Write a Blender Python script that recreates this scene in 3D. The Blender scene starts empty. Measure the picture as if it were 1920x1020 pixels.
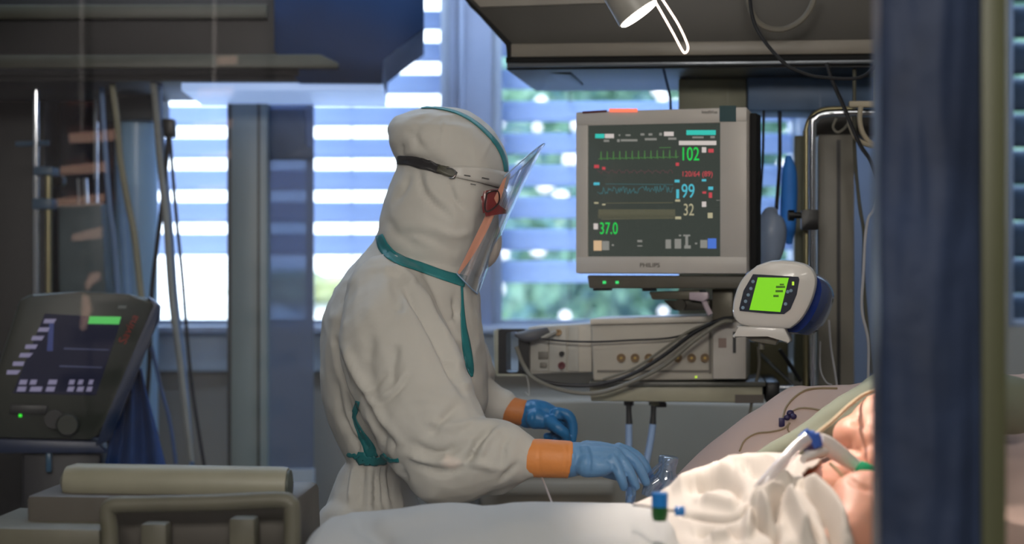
import bpy, bmesh, math, random
from mathutils import Vector, Matrix, noise
from mathutils.bvhtree import BVHTree
import numpy as np

random.seed(7)
SC = bpy.context.scene
COL = SC.collection
F = 3200.0; CX = 960.0; CY = 510.0; EYE = 1.40      # focal length in px of the 1920x1020 frame, camera height
CAMP = Vector((0, 0, EYE))

# ------------------------------------------------------------------ camera
cd = bpy.data.cameras.new('camera'); cam = bpy.data.objects.new('camera', cd); COL.objects.link(cam)
cam.location = CAMP; cam.rotation_euler = (math.radians(90), 0, 0)
cd.sensor_width = 36; cd.lens = 36 * F / 1920
cd.clip_start = 0.05; cd.clip_end = 200
cd.dof.use_dof = True; cd.dof.focus_distance = 3.2; cd.dof.aperture_fstop = 2.1
SC.camera = cam
SC.view_settings.view_transform = 'Standard'; SC.view_settings.look = 'None'
SC.view_settings.exposure = 0.0; SC.view_settings.gamma = 1.0; SC.view_settings.use_curve_mapping = False
cy = SC.cycles
cy.use_denoising = True; cy.max_bounces = 7; cy.diffuse_bounces = 3; cy.glossy_bounces = 3
cy.transmission_bounces = 6; cy.transparent_max_bounces = 12; cy.sample_clamp_indirect = 4.0
cy.caustics_reflective = False; cy.caustics_refractive = False

# ------------------------------------------------------------------ sky
w = bpy.data.worlds.new('sky'); SC.world = w; w.use_nodes = True
nt = w.node_tree; nt.nodes.clear()
wo = nt.nodes.new('ShaderNodeOutputWorld'); bg = nt.nodes.new('ShaderNodeBackground')
tc = nt.nodes.new('ShaderNodeTexCoord'); sx = nt.nodes.new('ShaderNodeSeparateXYZ'); cr = nt.nodes.new('ShaderNodeValToRGB')
nt.links.new(tc.outputs['Generated'], sx.inputs[0]); nt.links.new(sx.outputs['Z'], cr.inputs[0])
nt.links.new(cr.outputs[0], bg.inputs[0]); nt.links.new(bg.outputs[0], wo.inputs[0])
el = cr.color_ramp.elements
el[0].position = 0.0; el[0].color = (0.9, 0.93, 1, 1)
el[1].position = 1.0; el[1].color = (0.34, 0.56, 0.95, 1)
e = el.new(0.22); e.color = (0.86, 0.92, 1.0, 1)
e = el.new(0.40); e.color = (0.6, 0.76, 1.0, 1)
bg.inputs[1].default_value = 5.4

def lamp(name, kind, loc, target, power, color, **kw):
    d = bpy.data.lights.new(name, kind); d.energy = power; d.color = color
    for k, v in kw.items(): setattr(d, k, v)
    o = bpy.data.objects.new(name, d); COL.objects.link(o); o.location = loc
    o.rotation_euler = (Vector(target) - Vector(loc)).to_track_quat('-Z', 'Y').to_euler()
    return o
lamp('sun', 'SUN', (0, -10, 14), (3, 8, 0), 8.0, (1, 0.93, 0.82), angle=0.01)
lamp('ceiling_light_front', 'AREA', (-0.1, 1.3, 2.78), (-0.1, 2.9, 0.9), 12, (1, 0.95, 0.88), shape='RECTANGLE', size=1.2, size_y=0.5)
lamp('rear_daylight_fill', 'AREA', (-0.1, -0.9, 2.46), (0.1, 3.4, 1.0), 76, (1, 0.94, 0.86), shape='RECTANGLE', size=1.6, size_y=0.4)  # unseen frontal fill added for daylight from behind the camera
lamp('ceiling_light_back', 'AREA', (0.9, 2.4, 2.78), (0.9, 3.2, 0.9), 5, (1, 0.95, 0.86), shape='RECTANGLE', size=0.9, size_y=0.5)

lamp('window_wall_fill', 'AREA', (-0.25, 4.2, 2.8), (-0.25, 5.1, 1.0), 85, (0.62, 0.78, 1.0), shape='RECTANGLE', size=3.2, size_y=0.4)  # added bluish fill to brighten the window wall, no known fixture
# ------------------------------------------------------------------ materials
def lin(c):
    return tuple(((v / 255) / 12.92 if v / 255 <= 0.04045 else ((v / 255 + 0.055) / 1.055) ** 2.4) for v in c)
MATS = {}
def mat(name, col, rough=0.5, metal=0.0, var=0.08, vs=20, bump=0.0, bs=60, emit=None, es=1.0, trans=0.0, alpha=1.0,
        spec=0.5, stretch=None, coat=0.0, sss=0.0, bdist=0.002):
    if name in MATS: return MATS[name]
    m = bpy.data.materials.new(name); m.use_nodes = True; t = m.node_tree; N = t.nodes; L = t.links
    b = N['Principled BSDF']; c = lin(col)
    b.inputs['Roughness'].default_value = rough; b.inputs['Metallic'].default_value = metal
    b.inputs['Specular IOR Level'].default_value = spec; b.inputs['Transmission Weight'].default_value = trans
    b.inputs['Alpha'].default_value = alpha; b.inputs['Coat Weight'].default_value = coat
    if sss: b.inputs['Subsurface Weight'].default_value = sss; b.inputs['Subsurface Radius'].default_value = (0.01, 0.004, 0.002)
    co = N.new('ShaderNodeTexCoord'); mp = N.new('ShaderNodeMapping'); L.new(co.outputs['Object'], mp.inputs[0])
    if stretch: mp.inputs['Scale'].default_value = stretch
    n = N.new('ShaderNodeTexNoise'); n.inputs['Scale'].default_value = vs; n.inputs['Detail'].default_value = 4
    L.new(mp.outputs[0], n.inputs['Vector'])
    r = N.new('ShaderNodeValToRGB'); r.color_ramp.elements[0].position = 0.3; r.color_ramp.elements[1].position = 0.7
    r.color_ramp.elements[0].color = tuple(v * (1 - var) for v in c) + (1,)
    r.color_ramp.elements[1].color = tuple(min(1, v * (1 + var)) for v in c) + (1,)
    L.new(n.outputs['Fac'], r.inputs[0]); L.new(r.outputs[0], b.inputs['Base Color'])
    if bump:
        n2 = N.new('ShaderNodeTexNoise'); n2.inputs['Scale'].default_value = bs; n2.inputs['Detail'].default_value = 5
        L.new(mp.outputs[0], n2.inputs['Vector'])
        bp = N.new('ShaderNodeBump'); bp.inputs['Strength'].default_value = bump; bp.inputs['Distance'].default_value = bdist
        L.new(n2.outputs['Fac'], bp.inputs['Height']); L.new(bp.outputs[0], b.inputs['Normal'])
    if emit:
        b.inputs['Emission Color'].default_value = lin(emit) + (1,); b.inputs['Emission Strength'].default_value = es
    MATS[name] = m; return m
def clear_mat(name, tint, gloss=0.08, rough=0.05, dens=0.0, body=(200, 210, 220)):
    """clear sheet: lets light straight through, tinted, with a fresnel-like gloss and an optional milky share"""
    m = bpy.data.materials.new(name); m.use_nodes = True; t = m.node_tree; N = t.nodes; L = t.links; N.clear()
    o = N.new('ShaderNodeOutputMaterial'); tr = N.new('ShaderNodeBsdfTransparent'); gl = N.new('ShaderNodeBsdfGlossy')
    df = N.new('ShaderNodeBsdfDiffuse'); m1 = N.new('ShaderNodeMixShader'); m2 = N.new('ShaderNodeMixShader')
    lw = N.new('ShaderNodeLayerWeight'); lw.inputs[0].default_value = 0.35
    ma = N.new('ShaderNodeMath'); ma.operation = 'MULTIPLY_ADD'; ma.inputs[1].default_value = gloss * 4; ma.inputs[2].default_value = gloss
    ma.use_clamp = True
    tr.inputs[0].default_value = lin(tint) + (1,); gl.inputs['Roughness'].default_value = rough; gl.inputs[0].default_value = (1, 1, 1, 1)
    df.inputs[0].default_value = lin(body) + (1,); m1.inputs[0].default_value = dens
    L.new(tr.outputs[0], m1.inputs[1]); L.new(df.outputs[0], m1.inputs[2])
    L.new(lw.outputs['Facing'], ma.inputs[0]); L.new(ma.outputs[0], m2.inputs[0])
    L.new(m1.outputs[0], m2.inputs[1]); L.new(gl.outputs[0], m2.inputs[2]); L.new(m2.outputs[0], o.inputs[0])
    return m

# ------------------------------------------------------------------ geometry helpers
def P(px, py, Y):
    return Vector(((px - CX) / F * Y, Y, EYE - (py - CY) / F * Y))
class Fr:
    """a vertical plane standing in the room, turned by yaw; points on it are found by sighting from the eye"""
    def __init__(s, px, py, Y, yaw=0.0):
        a = math.radians(yaw); s.o = P(px, py, Y); s.a = a
        s.u = Vector((math.cos(a), -math.sin(a), 0)); s.n = Vector((-math.sin(a), -math.cos(a), 0)); s.v = Vector((0, 0, 1))
    def pt(s, px, py, d=0.0):
        r = P(px, py, 1.0) - CAMP; t = (s.n.dot(s.o - CAMP) + d) / s.n.dot(r)
        return CAMP + r * t
def FY(Y, yaw=0.0): return Fr(960, 510, Y, yaw)

def newbm(): return bmesh.new()
def bevel_new(bm, vs, amt, seg=2):
    es = list({e for v in vs for e in v.link_edges})
    bmesh.ops.bevel(bm, geom=es, offset=amt, segments=seg, profile=0.5, affect='EDGES', clamp_overlap=True)
def hull_prism(bm, front, back, bev=0.0, seg=2):
    a = [bm.verts.new(p) for p in front]; b = [bm.verts.new(p) for p in back]; n = len(a)
    bm.faces.new(a); bm.faces.new(b[::-1])
    for i in range(n): bm.faces.new((a[i], b[i], b[(i + 1) % n], a[(i + 1) % n]))
    if bev: bevel_new(bm, a + b, bev, seg)
    return bm
def prism(bm, fr, poly, d0, d1, bev=0.0, seg=2):
    return hull_prism(bm, [fr.pt(x, y, d0) for x, y in poly], [fr.pt(x, y, d0) + fr.n * (d1 - d0) for x, y in poly], bev, seg)
def prism_local(bm, fr, poly, d0, d1, bev=0.0):      # outline sighted on the plane, then pushed straight back
    q = [fr.pt(x, y, d0) for x, y in poly]
    return hull_prism(bm, q, [p + fr.n * (d1 - d0) for p in q], bev)
def rect(x0, y0, x1, y1): return [(x0, y0), (x1, y0), (x1, y1), (x0, y1)]
def rrect(x0, y0, x1, y1, r, n=5):
    out = []
    for cx, cy_, a0 in ((x1 - r, y0 + r, -90), (x1 - r, y1 - r, 0), (x0 + r, y1 - r, 90), (x0 + r, y0 + r, 180)):
        for k in range(n + 1):
            a = math.radians(a0 + 90 * k / n); out.append((cx + r * math.cos(a), cy_ + r * math.sin(a)))
    return out
def box(bm, x0, x1, y0, y1, z0, z1, bev=0.0, seg=2):
    return hull_prism(bm, [(x0, y0, z0), (x1, y0, z0), (x1, y0, z1), (x0, y0, z1)], [(x0, y1, z0), (x1, y1, z0), (x1, y1, z1), (x0, y1, z1)], bev, seg)
def catmull(pts, n=6):
    pts = [Vector(p) for p in pts]
    if len(pts) < 3: return pts
    out = []; q = [pts[0] * 2 - pts[1]] + pts + [pts[-1] * 2 - pts[-2]]
    for i in range(1, len(q) - 2):
        a, b, c, d = q[i - 1:i + 3]
        for k in range(n):
            t = k / n
            out.append(0.5 * ((2 * b) + (c - a) * t + (2 * a - 5 * b + 4 * c - d) * t * t + (3 * b - a - 3 * c + d) * t ** 3))
    out.append(pts[-1]); return out
def tube(bm, pts, r, n=10, smooth=6):
    rs = r if isinstance(r, (list, tuple)) else [r] * len(pts)
    if smooth and len(pts) > 2:
        c = catmull([Vector((a, 0, 0)) for a in rs], smooth); rs = [v.x for v in c]; pts = catmull(pts, smooth)
    pts = [Vector(p) for p in pts]; up = None; prev = None
    for i, p in enumerate(pts):
        d = (pts[min(i + 1, len(pts) - 1)] - pts[max(i - 1, 0)]).normalized()
        if up is None:
            up = Vector((0, 0, 1)) if abs(d.z) < 0.9 else Vector((1, 0, 0))
        up = (up - d * up.dot(d)).normalized(); s = d.cross(up)
        ring = [bm.verts.new(p + (up * math.cos(2 * math.pi * k / n) + s * math.sin(2 * math.pi * k / n)) * rs[i]) for k in range(n)]
        if prev:
            for k in range(n): bm.faces.new((prev[k], prev[(k + 1) % n], ring[(k + 1) % n], ring[k]))
        else: bm.faces.new(ring[::-1])
        prev = ring
    bm.faces.new(prev); return bm
def lathe(bm, prof, o, axis=(0, 0, 1), n=24):
    ax = Vector(axis).normalized(); q = Vector((0, 0, 1)).rotation_difference(ax).to_matrix(); prev = None; o = Vector(o)
    for r, h in prof:
        ring = [bm.verts.new(o + q @ Vector((max(r, 1e-4) * math.cos(2 * math.pi * k / n), max(r, 1e-4) * math.sin(2 * math.pi * k / n), h))) for k in range(n)]
        if prev:
            for k in range(n): bm.faces.new((prev[k], prev[(k + 1) % n], ring[(k + 1) % n], ring[k]))
        else: bm.faces.new(ring[::-1])
        prev = ring
    bm.faces.new(prev); return bm
def loft(bm, rings, cap=True):
    prev = None
    for r in rings:
        ring = [bm.verts.new(p) for p in r]; n = len(ring)
        if prev:
            for k in range(n): bm.faces.new((prev[k], prev[(k + 1) % n], ring[(k + 1) % n], ring[k]))
        elif cap: bm.faces.new(ring[::-1])
        prev = ring
    if cap: bm.faces.new(prev)
    return bm
def ellipse_ring(c, rx, ry, n=28, e=2.0):
    out = []
    for k in range(n):
        a = 2 * math.pi * k / n; ca, sa = math.cos(a), math.sin(a)
        out.append(Vector((c[0] + rx * math.copysign(abs(ca) ** (2 / e), ca), c[1] + ry * math.copysign(abs(sa) ** (2 / e), sa), c[2])))
    return out
def ellipsoid(bm, c, r, n=20, rot=None):
    v = bmesh.ops.create_uvsphere(bm, u_segments=n, v_segments=n // 2 + 2, radius=1.0)['verts']
    M = Matrix.Translation(Vector(c)) @ (rot.to_4x4() if rot else Matrix.Identity(4)) @ Matrix.Diagonal((r[0], r[1], r[2], 1))
    bmesh.ops.transform(bm, matrix=M, verts=v); return bm
def grid(bm, fn, nu, nv):
    g = [[bm.verts.new(fn(i / nu, j / nv)) for j in range(nv + 1)] for i in range(nu + 1)]
    for i in range(nu):
        for j in range(nv): bm.faces.new((g[i][j], g[i + 1][j], g[i + 1][j + 1], g[i][j + 1]))
    return bm

def link_parent(o, parent):
    if parent is not None:
        o.parent = parent
        # every mesh is modelled in room coordinates, so only an Empty's own place has to be undone
        if parent.type == 'EMPTY': o.matrix_parent_inverse = Matrix.Translation(parent.location).inverted()
def finish(me, ang=38):
    bm = bmesh.new(); bm.from_mesh(me); bmesh.ops.recalc_face_normals(bm, faces=bm.faces)
    for f in bm.faces: f.smooth = True
    for e in bm.edges:
        if len(e.link_faces) == 2 and e.calc_face_angle(0) > math.radians(ang): e.smooth = False
    bm.to_mesh(me); bm.free()
def islands(bm):
    seen = set(); out = []
    for f in bm.faces:
        if f in seen: continue
        st = [f]; seen.add(f); part = []
        while st:
            g = st.pop(); part.append(g)
            for e in g.edges:
                for h in e.link_faces:
                    if h not in seen: seen.add(h); st.append(h)
        out.append(part)
    return out
def obj_each(name, bm, m, parent=None, label=None, ang=38, solid=0.0):
    """every loose piece becomes a part of its own"""
    o = None
    for part in islands(bm):
        b2 = newbm(); mp = {}
        for f in part:
            for v in f.verts:
                if v not in mp: mp[v] = b2.verts.new(v.co)
            b2.faces.new([mp[v] for v in f.verts])
        o = obj(name, b2, m, parent, label, ang, solid)
    bm.free(); return o
def obj(name, bm, m, parent=None, label=None, ang=38, solid=0.0):
    me = bpy.data.meshes.new(name)
    if isinstance(bm, bmesh.types.BMesh): bm.to_mesh(me); bm.free(); finish(me, ang)
    else: me = bm
    o = bpy.data.objects.new(name, me); COL.objects.link(o); me.materials.append(m); link_parent(o, parent)
    if label: o['label'] = label
    if solid:
        s = o.modifiers.new('thickness', 'SOLIDIFY'); s.thickness = solid; s.offset = 0
    return o
def thing(name, label, cat, loc=(0, 0, 0), group=None):
    o = bpy.data.objects.new(name, None); COL.objects.link(o); o.location = loc; o.empty_display_size = 0.05
    o['label'] = label; o['category'] = cat
    if group: o['group'] = group
    return o
def tag(o, label, cat, group=None):
    o['label'] = label; o['category'] = cat
    if group: o['group'] = group
    return o
def struct(name, bm, m, parent=None, ang=38):
    o = obj(name, bm, m, parent, ang=ang)
    if parent is None: o['kind'] = 'structure'
    return o
def text(name, s, fr, x0, y0, x1, y1, d, m, parent, thick=0.0005, slant=0.0, rot=0.0):
    """lettering fitted into a box sighted on a plane"""
    cu = bpy.data.curves.new('lettering', 'FONT'); cu.body = s; cu.extrude = 0
    t = bpy.data.objects.new('lettering', cu); COL.objects.link(t)
    dg = bpy.context.evaluated_depsgraph_get(); me = bpy.data.meshes.new_from_object(t.evaluated_get(dg))
    bpy.data.objects.remove(t); bpy.data.curves.remove(cu)
    xs = [v.co.x for v in me.vertices]; ys = [v.co.y for v in me.vertices]
    ax, bx, ay, by = min(xs), max(xs), min(ys), max(ys)
    A = fr.pt(x0, y1, d); B = fr.pt(x1, y1, d); C = fr.pt(x0, y0, d)
    for v in me.vertices:
        a = (v.co.x - ax) / (bx - ax); b = (v.co.y - ay) / (by - ay)
        v.co = A + (B - A) * a + (C - A) * b
    me.name = name
    o = bpy.data.objects.new(name, me); COL.objects.link(o); me.materials.append(m); link_parent(o, parent)
    s_ = o.modifiers.new('thickness', 'SOLIDIFY'); s_.thickness = thick; s_.offset = 0
    return o
def pathw(fr, pts, wpx, d, bm):      # flat stroke on a plane
    for (xa, ya), (xb, yb) in zip(pts[:-1], pts[1:]):
        L = math.hypot(xb - xa, yb - ya) or 1; nx, ny = -(yb - ya) / L * wpx / 2, (xb - xa) / L * wpx / 2
        q = [fr.pt(xa + nx, ya + ny, d), fr.pt(xb + nx, yb + ny, d), fr.pt(xb - nx, yb - ny, d), fr.pt(xa - nx, ya - ny, d)]
        bm.faces.new([bm.verts.new(p) for p in q])
    return bm

def blob(bm, voxel, smooth=6, factor=0.5):
    """melt overlapping closed shells into one continuous skin"""
    me = bpy.data.meshes.new('blob'); bm.to_mesh(me); bm.free()
    b2 = bmesh.new(); b2.from_mesh(me); bmesh.ops.recalc_face_normals(b2, faces=b2.faces); b2.to_mesh(me); b2.free()
    o = bpy.data.objects.new('blob', me); COL.objects.link(o)
    r = o.modifiers.new('r', 'REMESH'); r.mode = 'VOXEL'; r.voxel_size = voxel
    if smooth:
        s = o.modifiers.new('s', 'SMOOTH'); s.iterations = smooth; s.factor = factor
    dg = bpy.context.evaluated_depsgraph_get(); out = bpy.data.meshes.new_from_object(o.evaluated_get(dg))
    bpy.data.objects.remove(o); bpy.data.meshes.remove(me)
    for p in out.polygons: p.use_smooth = True
    return out
def arrays(me):
    n = len(me.vertices); co = np.empty(n * 3); me.vertices.foreach_get('co', co); no = np.empty(n * 3)
    me.vertex_normals.foreach_get('vector', no)
    return co.reshape(-1, 3), no.reshape(-1, 3)
def proj(co):
    return CX + co[:, 0] / co[:, 1] * F, CY - (co[:, 2] - EYE) / co[:, 1] * F
def seg_dist(x, y, pts):
    best = np.full(len(x), 1e9); along = np.zeros(len(x)); tot = sum(math.dist(a, b) for a, b in zip(pts[:-1], pts[1:])); acc = 0
    for (ax, ay), (bx, by) in zip(pts[:-1], pts[1:]):
        L = math.dist((ax, ay), (bx, by)); t = np.clip(((x - ax) * (bx - ax) + (y - ay) * (by - ay)) / L ** 2, 0, 1)
        d = np.hypot(x - ax - t * (bx - ax), y - ay - t * (by - ay)); m = d < best
        best = np.where(m, d, best); along = np.where(m, (acc + t * L) / tot, along); acc += L
    return best, along
def folds(me, creases, noise_amp=0.0, noise_s=12.0, face=True, stretch=(1, 1, 1)):
    """cloth folds: each crease = (polyline over the figure's side, width, depth), positive depth raises a ridge"""
    co, no = arrays(me); x, y = proj(co); wgt = np.clip(-no[:, 1] * 1.6, 0, 1) if face else 1.0
    disp = np.zeros(len(co))
    for pts, wd, dp in creases:
        pts2 = [(p.x, p.y) for p in catmull([Vector((a, b, 0)) for a, b in pts], 4)]
        d, al = seg_dist(x, y, pts2); disp += dp * np.exp(-(d / wd) ** 2) * np.clip(np.sin(np.pi * np.clip(al, 0.06, 0.94)) * 1.6, 0, 1) * wgt
    if noise_amp:
        nz = np.array([noise.noise(Vector((c[0] * noise_s * stretch[0], c[1] * noise_s * stretch[1], c[2] * noise_s * stretch[2]))) +
                       0.5 * abs(noise.noise(Vector((c[0] * noise_s * 2.3 * stretch[0] + 5, c[1] * noise_s * 2.3, c[2] * noise_s * 2.3 * stretch[2])))) for c in co])
        disp += nz * noise_amp
    co = co + no * disp[:, None]; me.vertices.foreach_set('co', co.ravel()); me.update()
    return me
def bvh_of(me):
    return BVHTree.FromPolygons([v.co.copy() for v in me.vertices], [tuple(p.vertices) for p in me.polygons])
def on(bvh, px, py, off=0.001, Yd=3.4):
    d = (P(px, py, 1.0) - CAMP).normalized(); h = bvh.ray_cast(CAMP, d)
    if h[0] is None: return P(px, py, Yd), Vector((0, -1, 0))
    n = h[1] if h[1].dot(d) < 0 else -h[1]
    return h[0] + n * off, n
def band(bvh, pts, widths, off=0.002, sub=6, across=4, Yd=3.4):
    """a tape lying on a surface along a line"""
    c = catmull([Vector((a, b, 0)) for a, b in pts], sub); ws = widths if isinstance(widths, (list, tuple)) else [widths] * len(pts)
    wv = [v.x for v in catmull([Vector((a, 0, 0)) for a in ws], sub)]; bm = newbm(); prev = None
    if len(c) == 2: wv = ws
    for i, p in enumerate(c):
        d = (c[min(i + 1, len(c) - 1)] - c[max(i - 1, 0)]).normalized(); nx, ny = -d.y, d.x; row = []
        for k in range(across + 1):
            t = (k / across - 0.5) * wv[i]; q, n = on(bvh, p.x + nx * t, p.y + ny * t, off, Yd); row.append(bm.verts.new(q))
        if prev:
            for k in range(across): bm.faces.new((prev[k], prev[k + 1], row[k + 1], row[k]))
        prev = row
    return bm
# ================================================================== the room
M_wall = mat('painted_wall', (150, 146, 138), 0.8, var=0.04, vs=6, bump=0.1, bs=200)
M_sillw = mat('blue_grey_laminate', (180, 196, 212), 0.5, var=0.06, vs=4)
M_frame = mat('window_aluminium', (150, 165, 190), 0.35, var=0.05)
M_floor = mat('vinyl_floor', (110, 112, 108), 0.35, var=0.1, vs=5)
M_ceil = mat('ceiling_board', (120, 118, 110), 0.8, var=0.05, vs=8)
M_slat = mat('slat_paint', (200, 212, 236), 0.35, var=0.03)
_t = M_slat.node_tree; _b = _t.nodes['Principled BSDF']; _o = [n for n in _t.nodes if n.type == 'OUTPUT_MATERIAL'][0]
_tr = _t.nodes.new('ShaderNodeBsdfTranslucent'); _tr.inputs[0].default_value = lin((222, 230, 250)) + (1,); _mx = _t.nodes.new('ShaderNodeMixShader'); _mx.inputs[0].default_value = 0.8
_t.links.new(_b.outputs[0], _mx.inputs[1]); _t.links.new(_tr.outputs[0], _mx.inputs[2]); _t.links.new(_mx.outputs[0], _o.inputs[0])
M_dark = mat('dark_grey_plastic', (46, 48, 50), 0.45)
M_black = mat('black_plastic', (14, 15, 17), 0.4)
M_matblack = mat('matt_black_gap', (8, 9, 11), 0.8)
M_chrome = mat('chrome', (215, 220, 228), 0.12, metal=1.0, var=0.03)
M_steel = mat('brushed_steel', (150, 152, 150), 0.3, metal=0.9, stretch=(1, 1, 30), var=0.12)
M_grey = mat('grey_enamel', (140, 138, 132), 0.45, var=0.05)
M_cream = mat('cream_plastic', (176, 172, 156), 0.5, var=0.04)

YW = 5.2
def wx(px, Y=YW): return (px - CX) / F * Y
def wz(py, Y=YW): return EYE - (py - CY) / F * Y
ZS, ZH = wz(612), 2.42
OPEN = [(wx(60), wx(842)), (wx(924), wx(1518)), (wx(1889), wx(2200))]
XL, XR, YB, ZC = -2.6, 2.6, -2.9, 2.85
bm = newbm(); box(bm, XL - .1, XR + .1, YB - .1, YW + .25, -0.1, 0); struct('floor', bm, M_floor)
bm = newbm(); box(bm, XL - .1, XR + .1, YB - .1, YW + .25, ZC, ZC + .1); struct('ceiling', bm, M_ceil)
bm = newbm(); box(bm, XL - .1, XL, YB, YW, 0, ZC); struct('wall_left', bm, M_wall)
bm = newbm(); box(bm, XR, XR + .1, YB, YW, 0, ZC); struct('wall_right', bm, M_wall)
bm = newbm(); box(bm, XL, XR, YB - .1, YB, 0, ZC); struct('wall_front', bm, mat('dark_wall_paint', (34, 34, 38), .8))
bm = newbm()
box(bm, XL, XR, YW, YW + .12, 0, ZS - .12); box(bm, XL, XR, YW, YW + .12, ZH, ZC)
xs = [XL] + [v for o in OPEN for v in o] + [XR]
for i in range(0, len(xs), 2): box(bm, xs[i], xs[i + 1], YW, YW + .12, ZS - .12, ZH)
for a, b in OPEN: box(bm, a, b, YW, YW + .12, ZS - .12, ZS - .001)
struct('wall_back', bm, M_wall)
bm = newbm(); box(bm, XL + .01, wx(1700), YW - .035, YW, wz(695), ZS - .018, 0.003); struct('trim_1', bm, M_sillw)
bm = newbm(); box(bm, XL + .01, wx(1700), YW - .09, YW + .005, ZS - .018, ZS + .004, 0.004); struct('trim_2', bm, mat('sill_white', (170, 182, 205), 0.35))
bm = newbm(); box(bm, wx(842) + .002, wx(924) - .002, YW - .03, YW, ZS + .004, ZH)          # panel over the pier between windows
box(bm, wx(852), wx(855), YW - .045, YW - .03, ZS + .004, ZH); box(bm, wx(861), wx(872), YW - .06, YW - .03, ZS + .004, ZH, .004)
struct('trim_3', bm, mat('pier_cladding', (128, 142, 172), 0.45, var=0.04))
pane = clear_mat('window_glass', (240, 246, 250), 0.008, 0.02)
for k, (a, b) in enumerate(OPEN):
    bm = newbm(); t = .028; y0, y1 = YW + .03, YW + .08
    for q in ((a, a + t), (b - t, b)): box(bm, q[0], q[1], y0, y1, ZS, ZH, .003)
    box(bm, a + t, b - t, y0, y1, ZS, ZS + .02, .003); box(bm, a + t, b - t, y0, y1, ZH - .03, ZH, .003)
    if k == 0: box(bm, wx(571), wx(584), y0, y1, ZS + .02, ZH - .03, .003)
    fo = struct('window_%d' % (k + 1), bm, M_frame)
    bm = newbm(); box(bm, a + t, b - t, YW + .05, YW + .056, ZS + .02, ZH - .03); obj('window_pane', bm, pane, fo)
# outside venetian blinds, one per window: long curved slats
YBL = YW + .22
def blind(a, b, label, pitch_px, phase_px, chord, tilt, zmin, zmax, sm=None):
    root = thing('venetian_blind', label, 'window blind', ((a + b) / 2, YBL, zmin), 'outside blinds')
    bm = newbm(); pz = pitch_px / F * YBL; z = wz(phase_px, YBL)
    while z - pz > zmin: z -= pz
    while z < zmax:
        sec = []
        for t in (-1, -.75, -.4, 0, .4, .75, 1):
            ly = t * chord / 2; lz = 0.020 * (1 - t * t) - (0.004 if abs(t) == 1 else 0)
            ca, sa = math.cos(tilt), math.sin(tilt); sec.append((ly * ca - lz * sa, ly * sa + lz * ca))
        for i in range(len(sec) - 1):
            (y0, z0), (y1, z1) = sec[i], sec[i + 1]
            vs = [bm.verts.new((x, YBL + yy, z + zz)) for x, yy, zz in ((a, y0, z0), (b, y0, z0), (b, y1, z1), (a, y1, z1))]; bm.faces.new(vs)
        z += pz
    bmesh.ops.remove_doubles(bm, verts=bm.verts, dist=1e-5)
    obj('slats', bm, sm or M_slat, root, ang=80, solid=0.0015)
    bm = newbm()
    for x in ((a + .012, b - .012)): box(bm, x - .012, x + .012, YBL - .05, YBL + .05, zmin, ZH)
    obj_each('guide_rail', bm, M_frame, root)
    bm = newbm()
    n = max(2, int((b - a) / .6))
    for i in range(n): x = a + (i + .5) * (b - a) / n; box(bm, x - .002, x + .002, YBL - .002, YBL + .002, zmin, ZH)
    obj_each('ladder_cord', bm, M_dark, root)
    bm = newbm(); box(bm, a, b, YBL - .04, YBL + .04, ZH - .04, ZH + .04); obj('head_rail', bm, M_frame, root)
blind(OPEN[0][0], OPEN[0][1], 'bluish metal outside blind behind the nurse, letting white daylight through its gaps', 60, 97, .094, math.radians(47), wz(512), ZH - .04)
blind(OPEN[1][0], OPEN[1][1], 'bluish metal outside blind behind the patient monitor, green leaves showing between slats', 60, 148, .094, math.radians(47), ZS + .075, ZH - .04)
blind(OPEN[2][0], OPEN[2][1], 'dark nearly closed outside blind past the navy post at the frame edge', 68, 176, .125, math.radians(64), ZS + .03, ZH - .04, mat('dark_slat', (70, 80, 96), .5))
# outdoors
bm = newbm(); box(bm, -30, 30, 5.6, 60, -.9, -.8); struct('ground', bm, mat('sunlit_paving', (205, 205, 200), .9))
random.seed(3)
M_leaf = mat('leaf', (105, 140, 118), 0.35, var=0.5, vs=3); M_glint = mat('pale_glint', (255, 236, 236), 0.5, emit=None)
bm = newbm()
for i in range(9000):
    c = Vector((random.uniform(-.2, 7.5), 10.5 + random.gauss(0, .35), random.uniform(-.8, 4.2)))
    if c.z > 3.6 + .5 * noise.noise(Vector((c.x, 0, 0))): continue
    u = Vector([random.gauss(0, 1) for _ in range(3)]).normalized(); v = u.cross(Vector((random.random(), random.random(), random.random()))).normalized(); s = random.uniform(.04, .085)
    bm.faces.new([bm.verts.new(c + q) for q in (-u * s * 1.6, v * s * .7, u * s * 1.6, -v * s * .7)])
o = obj('hedge', bm, M_leaf); o['kind'] = 'stuff'; tag(o, 'green leafy hedge outdoors beyond the blind behind the patient monitor', 'hedge')
bm = newbm(); box(bm, -.2, 7.6, 11.4, 11.9, -.8, 3.3, .1); h = obj('hedge_core', bm, mat('dark_leaf', (84, 120, 122), .7, var=.5, vs=2), o)
bm = newbm()
for i in range(170):
    c = (random.uniform(-.15, 1.9), 9.7 + random.uniform(-.2, .2), random.uniform(.9, 3.2)); s = random.uniform(.02, .05); ellipsoid(bm, c, (s, s * .5, s), 8)
bl = obj('bokeh_glints', bm, M_glint, o); bl['kind'] = 'stuff'  # pale spheres added in place of blurred light glints among the leaves
bm = newbm(); box(bm, -3.5, -.9, 10.9, 11.3, -.8, 1.2, .03); tag(obj('garden_wall', bm, mat('white_render', (235, 235, 232), .8)), 'sunlit white garden wall outdoors below the blind near the nurse back', 'wall')
bm = newbm()
for i in range(60): c = (random.uniform(-1.75, -1.1), 11 + random.uniform(-.15, .15), random.uniform(1.24, 1.36)); ellipsoid(bm, c, (.12, .12, .06), 8)
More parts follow.
